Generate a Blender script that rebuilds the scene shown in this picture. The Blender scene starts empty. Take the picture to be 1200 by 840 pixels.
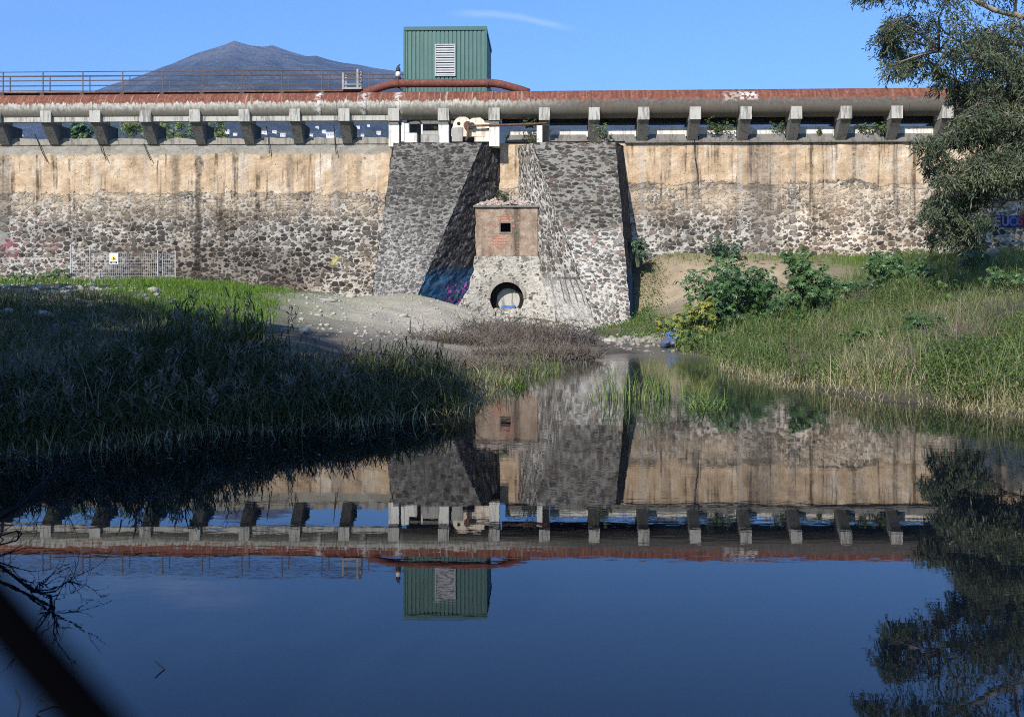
import bpy, math, random
import numpy as np
from mathutils import Vector, Matrix, noise as mnoise

R = math.radians
random.seed(7)
rng = np.random.default_rng(7)
scene = bpy.context.scene
COL = scene.collection

# ------------------------------------------------------------------ camera
CAM_H = 2.1
F = 1200.0           # focal length in photo pixels (photo 1200 x 840)
HOR = 330.0          # horizon row in the photo
cam_d = bpy.data.cameras.new('camera')
cam = bpy.data.objects.new('camera', cam_d)
COL.objects.link(cam)
cam.location = (0, 0, CAM_H)
cam.rotation_euler = (R(90), 0, 0)
cam_d.sensor_width = 36
cam_d.lens = 36.0
cam_d.shift_y = -(420 - HOR) / 1200.0
cam_d.clip_start = 0.05
cam_d.clip_end = 30000
cam_d.dof.use_dof = True
cam_d.dof.focus_distance = 38
cam_d.dof.aperture_fstop = 5.0
scene.camera = cam

# ------------------------------------------------------------------ light
SUN_EL, SUN_AZ = R(35), R(25)         # azimuth: degrees to the left of "behind the camera"
to_sun = Vector((-math.sin(SUN_AZ) * math.cos(SUN_EL), -math.cos(SUN_AZ) * math.cos(SUN_EL), math.sin(SUN_EL)))
sun_d = bpy.data.lights.new('sun', 'SUN')
sun_d.energy = 5.0
sun_d.angle = R(0.5)
sun_d.color = (1.0, 0.95, 0.87)
sun = bpy.data.objects.new('sun', sun_d)
COL.objects.link(sun)
sun.rotation_euler = to_sun.to_track_quat('Z', 'Y').to_euler()

scene.view_settings.view_transform = 'Standard'
scene.view_settings.look = 'None'
scene.view_settings.exposure = 0.35
scene.view_settings.gamma = 1.0
scene.view_settings.use_curve_mapping = False
scene.cycles.filter_width = 1.0
scene.cycles.use_denoising = False
scene.cycles.max_bounces = 8
scene.cycles.transparent_max_bounces = 8
scene.cycles.use_adaptive_sampling = True


# ------------------------------------------------------------------ node helper
class NT:
    def __init__(s, tree):
        s.t = tree

    def n(s, typ, props=None, ins=None):
        nd = s.t.nodes.new(typ)
        for k, v in (props or {}).items():
            setattr(nd, k, v)
        for k, v in (ins or {}).items():
            s.put(nd.inputs[k], v)
        return nd

    def put(s, sock, v):
        if isinstance(v, bpy.types.NodeSocket):
            s.t.links.new(v, sock)
        elif v is not None:
            if sock.type == 'RGBA' and len(v) == 3:
                v = (*v, 1)
            sock.default_value = v

    def m(s, op, a, b=None, c=None, clamp=False):
        nd = s.t.nodes.new('ShaderNodeMath')
        nd.operation = op
        nd.use_clamp = clamp
        s.put(nd.inputs[0], a)
        if b is not None: s.put(nd.inputs[1], b)
        if c is not None: s.put(nd.inputs[2], c)
        return nd.outputs[0]

    def vm(s, op, a, b=None):
        nd = s.t.nodes.new('ShaderNodeVectorMath')
        nd.operation = op
        s.put(nd.inputs[0], a)
        if b is not None: s.put(nd.inputs[1], b)
        return nd.outputs[0]

    def sep(s, v):
        nd = s.t.nodes.new('ShaderNodeSeparateXYZ')
        s.put(nd.inputs[0], v)
        return nd.outputs

    def comb(s, x, y, z):
        nd = s.t.nodes.new('ShaderNodeCombineXYZ')
        for i, v in enumerate((x, y, z)): s.put(nd.inputs[i], v)
        return nd.outputs[0]

    def mix(s, f, a, b, mode='MIX'):
        nd = s.t.nodes.new('ShaderNodeMix')
        nd.data_type = 'RGBA'
        nd.blend_type = mode
        s.put(nd.inputs[0], f)
        s.put(nd.inputs[6], a)
        s.put(nd.inputs[7], b)
        return nd.outputs[2]

    def fmix(s, f, a, b):
        nd = s.t.nodes.new('ShaderNodeMix')
        nd.data_type = 'FLOAT'
        s.put(nd.inputs[0], f)
        s.put(nd.inputs[2], a)
        s.put(nd.inputs[3], b)
        return nd.outputs[0]

    def noise(s, vec, scale=1.0, detail=4.0, rough=0.55, out=0):
        nd = s.n('ShaderNodeTexNoise', None, {'Scale': scale, 'Detail': detail, 'Roughness': rough})
        if vec is not None: s.put(nd.inputs['Vector'], vec)
        return nd.outputs[out]

    def ramp(s, f, stops, interp='LINEAR'):
        nd = s.t.nodes.new('ShaderNodeValToRGB')
        cr = nd.color_ramp
        cr.interpolation = interp
        while len(cr.elements) < len(stops): cr.elements.new(0.5)
        for e, (p, c) in zip(cr.elements, stops):
            e.position = p
            if isinstance(c, (int, float)): c = (c, c, c)
            e.color = (*c, 1)
        s.put(nd.inputs[0], f)
        return nd.outputs[0]

    def sstep(s, x, a, b):
        nd = s.t.nodes.new('ShaderNodeMapRange')
        nd.interpolation_type = 'SMOOTHSTEP'
        s.put(nd.inputs[0], x)
        s.put(nd.inputs[1], a)
        s.put(nd.inputs[2], b)
        return nd.outputs[0]

    def window(s, x, lo, hi, soft):
        a = s.sstep(x, lo - soft, lo + soft)
        b = s.sstep(x, hi - soft, hi + soft)
        return s.m('SUBTRACT', a, b)


def new_mat(name):
    m = bpy.data.materials.new(name)
    m.use_nodes = True
    m.node_tree.nodes.clear()
    N = NT(m.node_tree)
    out = N.n('ShaderNodeOutputMaterial')
    return m, N, out


def finish(N, out, col, rough=0.85, height=None, bump=0.3, dist=0.03, metal=0.0, spec=0.3):
    b = N.n('ShaderNodeBsdfPrincipled', None, {'Base Color': col, 'Roughness': rough, 'Metallic': metal, 'Specular IOR Level': spec})
    if height is not None:
        bp = N.n('ShaderNodeBump', None, {'Strength': bump, 'Distance': dist, 'Height': height})
        N.put(b.inputs['Normal'], bp.outputs[0])
    N.put(out.inputs['Surface'], b.outputs[0])
    return b


# ------------------------------------------------------------------ world
world = bpy.data.worlds.new('World')
scene.world = world
world.use_nodes = True
world.node_tree.nodes.clear()
N = NT(world.node_tree)
sky = N.n('ShaderNodeTexSky')
sky.sky_type = 'NISHITA'
sky.sun_disc = False
sky.sun_elevation = SUN_EL
sky.sun_rotation = math.atan2(to_sun.x, to_sun.y)
sky.air_density = 1.0
sky.dust_density = 0.3
sky.ozone_density = 2.2
geo = N.n('ShaderNodeTexCoord')
dx, dy, dz = N.sep(geo.outputs['Generated'])
ysafe = N.m('MAXIMUM', dy, 0.05)
a = N.m('DIVIDE', dx, ysafe)
e = N.m('DIVIDE', dz, ysafe)
# old contrail and thin cirrus, as directions in the sky
wob = N.m('MULTIPLY', N.m('SUBTRACT', N.noise(N.comb(a, e, 0.0), 22.0, 3.0), 0.5), 0.006)
line = N.m('SUBTRACT', N.m('ADD', e, wob), N.m('SUBTRACT', 0.262, N.m('MULTIPLY', N.m('MULTIPLY', N.m('ADD', a, 0.06), N.m('ADD', a, 0.06)), 1.05)))
trail = N.m('MULTIPLY', N.m('SUBTRACT', 1.0, N.sstep(N.m('ABSOLUTE', line), 0.0, 0.0055)), N.window(a, -0.05, 0.05, 0.02))
trail = N.m('MULTIPLY', trail, N.window(dy, 0.3, 2.0, 0.1))
cn = N.noise(N.vm('MULTIPLY', N.comb(a, e, 0.0), (5.0, 26.0, 1.0)), 1.0, 5.0, 0.6)
cir = N.m('MULTIPLY', N.sstep(cn, 0.44, 0.75), N.sstep(e, 0.262, 0.292))
cir = N.m('MULTIPLY', N.m('MULTIPLY', cir, N.window(e, 0.2, 0.31, 0.02)), N.window(a, -.6, -.25, .05))
cl = N.m('ADD', N.m('MULTIPLY', trail, 0.15), N.m('MULTIPLY', cir, 0.35), clamp=True)
tint = N.mix(1.0, sky.outputs[0], (0.60, 0.93, 1.38), 'MULTIPLY')
skyc = N.mix(cl, tint, (9.0, 9.4, 10.0))
bg = N.n('ShaderNodeBackground', None, {'Color': skyc, 'Strength': 0.12})
wo = N.n('ShaderNodeOutputWorld')
N.put(wo.inputs[0], bg.outputs[0])


# ------------------------------------------------------------------ object helpers
def link(o):
    COL.objects.link(o)
    return o


def tag(o, label=None, cat=None, group=None, kind=None):
    if label: o['label'] = label
    if cat: o['category'] = cat
    if group: o['group'] = group
    if kind: o['kind'] = kind
    return o


def empty(name, loc=(0, 0, 0), rz=0.0):
    o = bpy.data.objects.new(name, None)
    o.empty_display_size = 0.2
    o.location = loc
    o.rotation_euler = (0, 0, rz)
    return link(o)


def np_obj(name, V, Fc, mat, parent=None, smooth=False, uv=None, origin=None):
    """V in world space; when it has a parent (or an origin) the vertices are made local to it."""
    V = np.asarray(V, float)
    off = np.zeros(3)
    if parent is not None and parent.get('_world', 1):
        p = parent
        while p is not None:
            off = off + np.array(p.location)
            p = p.parent
    if origin is not None and parent is None:
        off = np.array(origin, float)
    me = bpy.data.meshes.new(name)
    me.from_pydata((V - off).tolist(), [], Fc.tolist() if isinstance(Fc, np.ndarray) else Fc)
    if uv is not None:
        lay = me.uv_layers.new(name='UVMap')
        lay.data.foreach_set('uv', np.asarray(uv, np.float32).ravel())
    if smooth:
        me.polygons.foreach_set('use_smooth', [True] * len(me.polygons))
    me.update()
    if mat is not None: me.materials.append(mat)
    o = bpy.data.objects.new(name, me)
    if parent is not None:
        o.parent = parent
    else:
        o.location = off
    return link(o)


class MB:
    def __init__(s):
        s.v, s.f, s.uv = [], [], []

    def face(s, pts, uvs=None):
        b = len(s.v)
        s.v += [tuple(p) for p in pts]
        s.f.append(list(range(b, b + len(pts))))
        s.uv += list(uvs) if uvs else [(p[0], p[2]) for p in pts]

    def quadgrid(s, P, UV):
        """P: (nv+1, nu+1, 3) array, UV the same with 2."""
        nv, nu = P.shape[0] - 1, P.shape[1] - 1
        b = len(s.v)
        s.v += [tuple(p) for p in P.reshape(-1, 3)]
        for j in range(nv):
            for i in range(nu):
                ids = [j * (nu + 1) + i, j * (nu + 1) + i + 1, (j + 1) * (nu + 1) + i + 1, (j + 1) * (nu + 1) + i]
                s.f.append([b + k for k in ids])
                s.uv += [tuple(UV.reshape(-1, 2)[k]) for k in ids]

    def patch(s, c00, c10, c11, c01, nu=1, nv=1, amp=0.0, nscale=1.2, uvo=(0, 0)):
        c00, c10, c11, c01 = [np.array(c, float) for c in (c00, c10, c11, c01)]
        uu, vv = np.meshgrid(np.linspace(0, 1, nu + 1), np.linspace(0, 1, nv + 1))
        U, V = uu[..., None], vv[..., None]
        P = (1 - V) * ((1 - U) * c00 + U * c10) + V * ((1 - U) * c01 + U * c11)
        wid = (np.linalg.norm(c10 - c00) + np.linalg.norm(c11 - c01)) / 2
        UV = np.dstack((uvo[0] + uu * wid, uvo[1] + P[..., 2]))
        if amp:
            nrm = np.cross(c10 - c00, c01 - c00)
            nrm /= np.linalg.norm(nrm)
            for j in range(nv + 1):
                for i in range(nu + 1):
                    q = Vector(P[j, i] * nscale)
                    P[j, i] += nrm * amp * mnoise.noise(q) + amp * 0.6 * np.array(mnoise.noise_vector(q * 1.7))
        s.quadgrid(P, UV)

    def box(s, x0, x1, y0, y1, z0, z1, T=None, bev=0.0):
        c = [(x0, y0, z0), (x1, y0, z0), (x1, y1, z0), (x0, y1, z0), (x0, y0, z1), (x1, y0, z1), (x1, y1, z1), (x0, y1, z1)]
        if T: c = [T(*p) for p in c]
        s.hexa(c)

    def hexa(s, c):
        for q in ((0, 3, 2, 1), (4, 5, 6, 7), (0, 1, 5, 4), (1, 2, 6, 5), (2, 3, 7, 6), (3, 0, 4, 7)):
            s.face([c[i] for i in q], [(c[i][0] + c[i][1] * .7, c[i][2] + c[i][1] * .3) for i in q])

    def tube(s, path, rad, n=8, cap=True):
        path = [Vector(p) for p in path]
        if not hasattr(rad, '__len__'): rad = [rad] * len(path)
        b = len(s.v)
        ref = None
        L = 0
        for i, p in enumerate(path):
            t = (path[min(i + 1, len(path) - 1)] - path[max(i - 1, 0)])
            if t.length < 1e-9: t = Vector((0, 0, 1))
            t.normalize()
            if ref is None:
                ref = Vector((0, 0, 1)) if abs(t.z) < 0.9 else Vector((0, 1, 0))
            x = t.cross(ref).normalized()
            y = x.cross(t).normalized()
            ref = y
            for k in range(n):
                an = 2 * math.pi * k / n
                s.v.append(tuple(p + (x * math.cos(an) + y * math.sin(an)) * rad[i]))
        for i in range(len(path) - 1):
            for k in range(n):
                a_, b_ = b + i * n + k, b + i * n + (k + 1) % n
                s.f.append([a_, b_, b_ + n, a_ + n])
                s.uv += [(k / n, i), ((k + 1) / n, i), ((k + 1) / n, i + 1), (k / n, i + 1)]
        if cap:
            s.f.append([b + k for k in range(n)][::-1]); s.uv += [(0, 0)] * n
            e_ = b + (len(path) - 1) * n
            s.f.append([e_ + k for k in range(n)]); s.uv += [(0, 0)] * n

    def build(s, name, mat, parent=None, smooth=False, origin=None):
        return np_obj(name, np.array(s.v, float), s.f, mat, parent, smooth, s.uv, origin)


def bevel(o, w=0.02, seg=2):
    md = o.modifiers.new('bevel', 'BEVEL')
    md.width = w
    md.segments = seg
    md.limit_method = 'ANGLE'
    return o


# ------------------------------------------------------------------ dam frame
TH = 0.03
CT, ST = math.cos(TH), math.sin(TH)
D0 = 51.0


def W(u, p, z):
    """dam coordinates: u along the wall, p out of the wall towards the pond, z up"""
    return (u * CT - p * ST, D0 - u * ST - p * CT, z)


def U(px, p=0.0):
    k = (px - 600) / F
    return (k * (D0 - p * CT) + p * ST) / (CT + k * ST)


def ZZ(px, py, p=0.0):
    y = D0 - U(px, p) * ST - p * CT
    return CAM_H + (HOR - py) / F * y


def to_p(x, y):
    return -(x * ST) - (y - D0) * CT


def P3(px, py, d):
    return ((px - 600) / F * d, d, CAM_H + (HOR - py) / F * d)


# ------------------------------------------------------------------ terrain
ctrl = []
for px, py in ((-120, 552), (0, 538), (100, 527), (200, 515), (300, 505), (400, 498), (500, 490), (548, 470), (600, 448), (640, 437), (690, 422), (700, 404),
               (740, 409), (790, 411), (840, 425), (870, 443), (950, 455), (1000, 464), (1100, 476), (1200, 488), (1330, 500)):
    d = CAM_H * F / (py - HOR)
    ctrl.append(((px - 600) / F * d, d, 0.02))
for px, py, d in ((50, 430, 14.8), (50, 378, 20), (50, 341, 31), (50, 333, 45), (0, 333, 50), (200, 331, 50), (200, 342, 32), (250, 380, 21.5), (250, 332, 46),
                  (150, 420, 17), (335, 344, 44), (400, 347, 46.5), (400, 349, 44), (500, 351, 44.5), (548, 362, 43), (450, 392, 30), (400, 392, 27), (350, 398, 23),
                  (540, 400, 30), (560, 381, 40), (592, 374, 48.3), (592, 378, 45), (625, 380, 45), (570, 372, 46.5), (600, 392, 37), (600, 372, 51.2), (575, 372, 50), (612, 372, 50), (592, 370, 49.6), (650, 398, 40), (480, 440, 20), (540, 430, 23), (600, 425, 25.5), (660, 410, 29.5),
                  (705, 386, 45), (745, 371, 46.8), (770, 364, 44), (770, 303, 50.4), (850, 303, 50), (930, 301, 50), (850, 368, 40), (850, 330, 47), (900, 338, 44),
                  (930, 395, 31), (1000, 400, 27.5), (1000, 345, 38), (1000, 303, 49.5), (1100, 300, 49.5), (1100, 350, 32), (1200, 345, 30), (1200, 400, 23),
                  (1100, 430, 20.3), (1200, 300, 48), (1200, 450, 18.2), (1000, 430, 22.6), (830, 395, 33)):
    ctrl.append(P3(px, py, d))
ctrl += [(0, 8, -1), (5, 12, -1.1), (-4, 6, -1), (3, 20, -.55), (8, 12, -.8), (-7, 6, -.8), (15, 9, -.8), (10, 5, -1), (4.2, 27, -.35), (4.6, 32, -.2), (1.5, 16, -.9),
         (-3, 11, -.8), (12, 13, -.5), (-14, 7, -.2), (22, 10, -.4), (0, 0, .5), (-6, 0, .6), (6, 0, .6), (0, 3.4, -.25), (-5, 3, -.2), (6, 3, -.2), (16, 1, .7), (-16, 1, .9),
         (-30, 14, 2.2), (-30, 30, 2.2), (-30, 48, 2.2), (32, 22, 2.6), (32, 34, 3.2), (32, 48, 3.8), (28, 5, 1.2), (-25, -4, 1.5), (25, -6, 1.5), (0, -8, .9), (30, -8, 1.5), (-30, -8, 1.7)]
ctrl = np.array(ctrl)


def tps(r2):
    return 0.5 * r2 * np.log(r2 + 1e-9)


_n = len(ctrl)
_d2 = ((ctrl[:, None, :2] - ctrl[None, :, :2]) ** 2).sum(-1)
_A = np.zeros((_n + 3, _n + 3))
_A[:_n, :_n] = tps(_d2) + np.eye(_n) * 0.6
_A[:_n, _n:] = np.c_[np.ones(_n), ctrl[:, :2]]
_A[_n:, :_n] = _A[:_n, _n:].T
_w = np.linalg.solve(_A, np.r_[ctrl[:, 2], 0, 0, 0])


def pnoise(x, y, s, seed=0.0):
    out = np.empty(len(x))
    for i in range(len(x)):
        out[i] = mnoise.noise((x[i] * s + seed, y[i] * s - seed, seed * .37))
    return out


def blob(x, y, cx, cy, rx, ry):
    return np.exp(-(((x - cx) / rx) ** 2 + ((y - cy) / ry) ** 2))


def Hbase(x, y):
    x = np.clip(np.asarray(x, float), -33, 34)
    y = np.clip(np.asarray(y, float), -9, 51.5)
    r2 = (x[:, None] - ctrl[None, :, 0]) ** 2 + (y[:, None] - ctrl[None, :, 1]) ** 2
    return tps(r2) @ _w[:_n] + _w[_n] + x * _w[_n + 1] + y * _w[_n + 2]


def H(x, y):
    x = np.atleast_1d(np.asarray(x, float)); y = np.atleast_1d(np.asarray(y, float))
    z = Hbase(x, y)
    dry = np.clip((z + .05) * 3, 0, 1)
    z = z + dry * (pnoise(x, y, .55) * .13 + pnoise(x, y, 1.9, 3.1) * .045)
    p = -(x * ST) - (y - D0) * CT
    z = z + blob(x, y, -5, 37, 5.5, 8) * (.16 * pnoise(x, y, .45, 21.0) + .07 * pnoise(x, y, 1.4, 22.0) + .14)
    z = z + .06 * pnoise(x, y, .8, 9.0) + .03 * pnoise(x, y, 2.2, 7.0)
    z = np.where(p < -0.9, 8.3, z)
    return z


def H1(x, y): return float(H([x], [y])[0])


def lines(lo, hi, step, far, grow=1.35):
    a_ = list(np.arange(lo, hi + 1e-6, step))
    s_ = step; v = hi
    while v < far[1]:
        s_ *= grow; v += s_; a_.append(min(v, far[1]))
    s_ = step; v = lo
    pre = []
    while v > far[0]:
        s_ *= grow; v -= s_; pre.append(max(v, far[0]))
    return np.array(pre[::-1] + a_)


xs = lines(-24, 25, 0.26, (-8000, 8000))
ys = lines(9, 52.6, 0.28, (-140, 7200))
GX, GY = np.meshgrid(xs, ys)
gx, gy = GX.ravel(), GY.ravel()
gz = H(gx, gy)
nx_, ny_ = len(xs), len(ys)
ii = np.arange(nx_ * ny_).reshape(ny_, nx_)
gf = np.stack((ii[:-1, :-1], ii[:-1, 1:], ii[1:, 1:], ii[1:, :-1]), -1).reshape(-1, 4)


def proj(x, y, z):
    y = np.maximum(y, 0.1)
    return 600 + F * x / y, HOR - F * (z - CAM_H) / y



def grass_mask(x, y):
    """where green cover grows on the ground, 0..1 (world positions)"""
    g = 1.0 * blob(x, y, -10.5, 34, 4.5, 9) + .9 * blob(x, y, -15, 45, 12, 4.5) + .9 * blob(x, y, 16, 22, 9, 8) + 1.0 * blob(x, y, 16, 47, 12, 1.6)
    g += .8 * blob(x, y, 6.2, 44, 1.5, 3.0) + .5 * blob(x, y, 9, 32, 3, 4) + .9 * blob(x, y, 14, 40, 4, 6) + .6 * blob(x, y, 9, 48.8, 4, 1.0)
    return np.clip(g, 0, 1)


# ground material ---------------------------------------------------
m, N, out = new_mat('earth')
tc = N.n('ShaderNodeTexCoord')
pos = tc.outputs['Object']
at_g = N.n('ShaderNodeAttribute', {'attribute_name': 'grassy'}).outputs['Fac']
at_r = N.n('ShaderNodeAttribute', {'attribute_name': 'gravel'}).outputs['Fac']
at_s = N.n('ShaderNodeAttribute', {'attribute_name': 'sandy'}).outputs['Fac']
n1 = N.noise(pos, 1.1, 6, .6)
n2 = N.noise(pos, 9.0, 5, .65)
vor = N.n('ShaderNodeTexVoronoi', None, {'Vector': pos, 'Scale': 9.0})
vor2 = N.n('ShaderNodeTexVoronoi', None, {'Vector': pos, 'Scale': 24.0})
soil = N.ramp(n1, [(.3, (.05, .04, .028)), (.55, (.10, .08, .056)), (.75, (.16, .125, .085))])
soil = N.mix(N.m('MULTIPLY', n2, .6), soil, (.10, .085, .06))
grav = N.ramp(N.sep(vor2.outputs['Color'])[0], [(.0, (.29, .25, .185)), (.6, (.43, .38, .29)), (1, (.57, .51, .405))])
grav = N.mix(N.sstep(n1, .35, .7), grav, (.48, .42, .32))
peb = N.m('MULTIPLY', N.sstep(vor.outputs['Distance'], .30, .18), N.sstep(N.sep(vor.outputs['Color'])[1], .72, .8))
grav = N.mix(peb, grav, N.ramp(N.sep(vor.outputs['Color'])[0], [(0, (.3, .27, .23)), (1, (.62, .58, .52))]))
sand = N.ramp(n1, [(.3, (.25, .19, .125)), (.6, (.36, .28, .19)), (.8, (.42, .34, .24))])
sand = N.mix(N.m('MULTIPLY', peb, .6), sand, (.2, .16, .12))
grn = N.ramp(n2, [(.3, (.05, .075, .015)), (.7, (.10, .15, .03))])
c = N.mix(at_r, soil, grav)
c = N.mix(at_s, c, sand)
c = N.mix(N.m('MULTIPLY', at_g, N.sstep(n2, .25, .55)), c, grn)
zz = N.sep(N.n('ShaderNodeNewGeometry').outputs['Position'])[2]
wet = N.sstep(N.m('ADD', zz, N.m('MULTIPLY', n2, .1)), .22, .05)
c = N.mix(N.m('MULTIPLY', wet, .75), c, (.045, .038, .028))
hgt = N.m('ADD', N.m('MULTIPLY', vor2.outputs['Distance'], -.5), N.m('ADD', n2, N.m('MULTIPLY', peb, .8)))
finish(N, out, c, .92, hgt, .6, .05)
MAT_EARTH = m

gs = np.clip(1.5 * blob(gx, gy, 10.0, 46.5, 5.2, 4.4) + .6 * blob(gx, gy, 14, 38, 4, 4) + .5 * blob(gx, gy, 11, 31, 4, 4), 0, 1)
gg = grass_mask(gx, gy) * (1 - .92 * gs)
gg = np.where(to_p(gx, gy) < -1, .6, gg)
gr = np.clip(1.3 * blob(gx, gy, -5.5, 39, 4.8, 8.5) + .9 * blob(gx, gy, -1, 36, 3, 8) + .7 * blob(gx, gy, 4.8, 35, 2, 3) + .5 * blob(gx, gy, 14.5, 29, 2.2, 3), 0, 1)
ground = np_obj('ground', np.c_[gx, gy, gz], gf, MAT_EARTH, None, True)
for nm, arr in (('grassy', gg), ('gravel', gr), ('sandy', gs)):
    at = ground.data.attributes.new(nm, 'FLOAT', 'POINT')
    at.data.foreach_set('value', arr.astype(np.float32))
tag(ground, kind='structure')

# water -------------------------------------------------------------
m, N, out = new_mat('pond_water')
tc = N.n('ShaderNodeTexCoord')
pos = tc.outputs['Object']
na = N.noise(N.vm('MULTIPLY', pos, (.5, 1.3, 1)), 1.6, 3, .5)
nb = N.noise(N.vm('MULTIPLY', pos, (1.0, 2.4, 1)), 5.0, 2, .5)
flow = N.noise(N.vm('MULTIPLY', pos, (.3, .12, 1)), 1.0, 2, .5)
py_ = N.sep(pos)[1]
calm = N.fmix(N.sstep(py_, 7.0, 22.0), .35, 1.0)
hh = N.m('MULTIPLY', N.m('ADD', na, N.m('MULTIPLY', nb, .3)), N.m('MULTIPLY', calm, N.sstep(flow, .2, .8)))
sn = N.m('ADD', py_, N.m('MULTIPLY', N.m('SUBTRACT', N.noise(pos, .6, 4, .6), .5), 5.0))
silt = N.mix(N.sstep(sn, 13, 22), (.003, .005, .008), (.03, .03, .021))
silt = N.mix(N.sstep(sn, 25, 30), silt, (.095, .088, .068))
b = finish(N, out, silt, .0, hh, .14, .02, spec=.5)
N.put(b.inputs['Roughness'], N.m('ADD', N.fmix(N.sstep(py_, 14, 26), .008, .055), N.m('MULTIPLY', N.sstep(sn, 25, 30), .25)))
b.inputs['IOR'].default_value = 1.46
MAT_WATER = m
water = np_obj('water', [(-60, -20, 0), (60, -20, 0), (60, 48.5, 0), (-60, 48.5, 0)], [[0, 1, 2, 3]], MAT_WATER)
tag(water, kind='structure')

# mountain ------------------------------------------------------------
prof = np.array([(-2500, 150), (-900, 150), (-300, 140), (-60, 132), (0, 125), (60, 118), (110, 107), (130, 99), (160, 90), (190, 78), (200, 75), (230, 62), (262, 53), (275, 47.5), (282, 50), (292, 53), (310, 54.5), (319, 52.5),
                 (340, 60), (360, 66), (370, 65), (385, 70), (400, 73.5), (420, 76), (440, 80), (470, 84), (520, 92), (600, 106), (700, 122), (850, 136), (1000, 140), (1250, 138), (1600, 146), (3500, 160)], float)
YR = 5000.0


def ridge(a):
    return CAM_H + (HOR - np.interp(600 + F * a, prof[:, 0], prof[:, 1])) / F * YR


def fbm(x, y, s, o=5, ridged=False):
    out = np.zeros(len(x)); amp = 1.0
    for k in range(o):
        n_ = pnoise(x, y, s, 11.3 * (k + 1))
        out += amp * ((1 - 2 * np.abs(n_)) if ridged else n_)
        amp *= .5; s *= 2.05
    return out


def Mz(x, y):
    a_ = x / (.92 * y + .08 * YR)
    t = np.clip((y - 600) / (YR - 600), 0, 1.25)
    r_ = ridge(a_)
    up = np.where(t <= 1, np.clip(t, 0, 1) ** 1.18, 1 - (t - 1) * 1.5)
    base = 8.0 + (r_ - 8.0) * up
    env = np.clip(t * 6, 0, 1) * np.clip((1 - t) * 9, 0.03, 1)
    rd = fbm(x, y, 1 / 900., 5, True)
    return base - env * np.clip(r_ / 1100, .3, 1) * (105 * np.clip(1.15 - rd, 0, 3) * np.clip(t * 1.6, .15, 1) + 8 * np.abs(fbm(x, y, 1 / 260., 3)))


mx = np.concatenate((np.linspace(-7000, -2800, 24), np.linspace(-2750, 600, 210), np.linspace(650, 7000, 60)))
my = np.concatenate((np.linspace(600, 4400, 80), np.linspace(4440, 5000, 22), np.linspace(5100, 6100, 8)))
MX, MY = np.meshgrid(mx, my)
mz = Mz(MX.ravel(), MY.ravel())
ii = np.arange(MX.size).reshape(MX.shape)
mf = np.stack((ii[:-1, :-1], ii[:-1, 1:], ii[1:, 1:], ii[1:, :-1]), -1).reshape(-1, 4)
m, N, out = new_mat('mountain_scrub')
pos = N.n('ShaderNodeTexCoord').outputs['Object']
k1 = N.noise(pos, .004, 8, .62)
k2 = N.noise(pos, .025, 5, .65)
zz = N.sep(pos)[2]
nz = N.sep(N.n('ShaderNodeNewGeometry').outputs['Normal'])[2]
scr = N.ramp(k2, [(.35, (.022, .032, .016)), (.6, (.06, .065, .036)), (.8, (.12, .105, .07))])
rock = N.ramp(k2, [(.3, (.085, .08, .075)), (.7, (.22, .20, .18))])
f_ = N.sstep(N.m('ADD', N.m('MULTIPLY', zz, .0009), N.m('MULTIPLY', k1, 1.0)), .95, 1.6)
c = N.mix(f_, scr, rock)
c = N.mix(N.sstep(k1, .52, .62), c, N.mix(.6, scr, rock))
k3 = N.noise(pos, .0022, 6, .7)
c = N.mix(N.sstep(k3, .47, .56), c, N.mix(1.0, c, (.42, .46, .40), 'MULTIPLY'))
finish(N, out, c, .95, N.m('ADD', k2, N.m('MULTIPLY', k1, 2.0)), 1.0, 70)
mountain = np_obj('mountain', np.c_[MX.ravel(), MY.ravel(), mz], mf, m, None, True)
tag(mountain, kind='structure')


# ------------------------------------------------------------------ masonry and other surface materials
def uvnode(N):
    return N.n('ShaderNodeUVMap', {'uv_map': 'UVMap'}).outputs[0]


STONE_DARK = [(0, (.042, .038, .034)), (.35, (.072, .064, .056)), (.62, (.12, .105, .09)), (.8, (.19, .165, .135)), (.93, (.17, .125, .095)), (1, (.30, .27, .22))]


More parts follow.
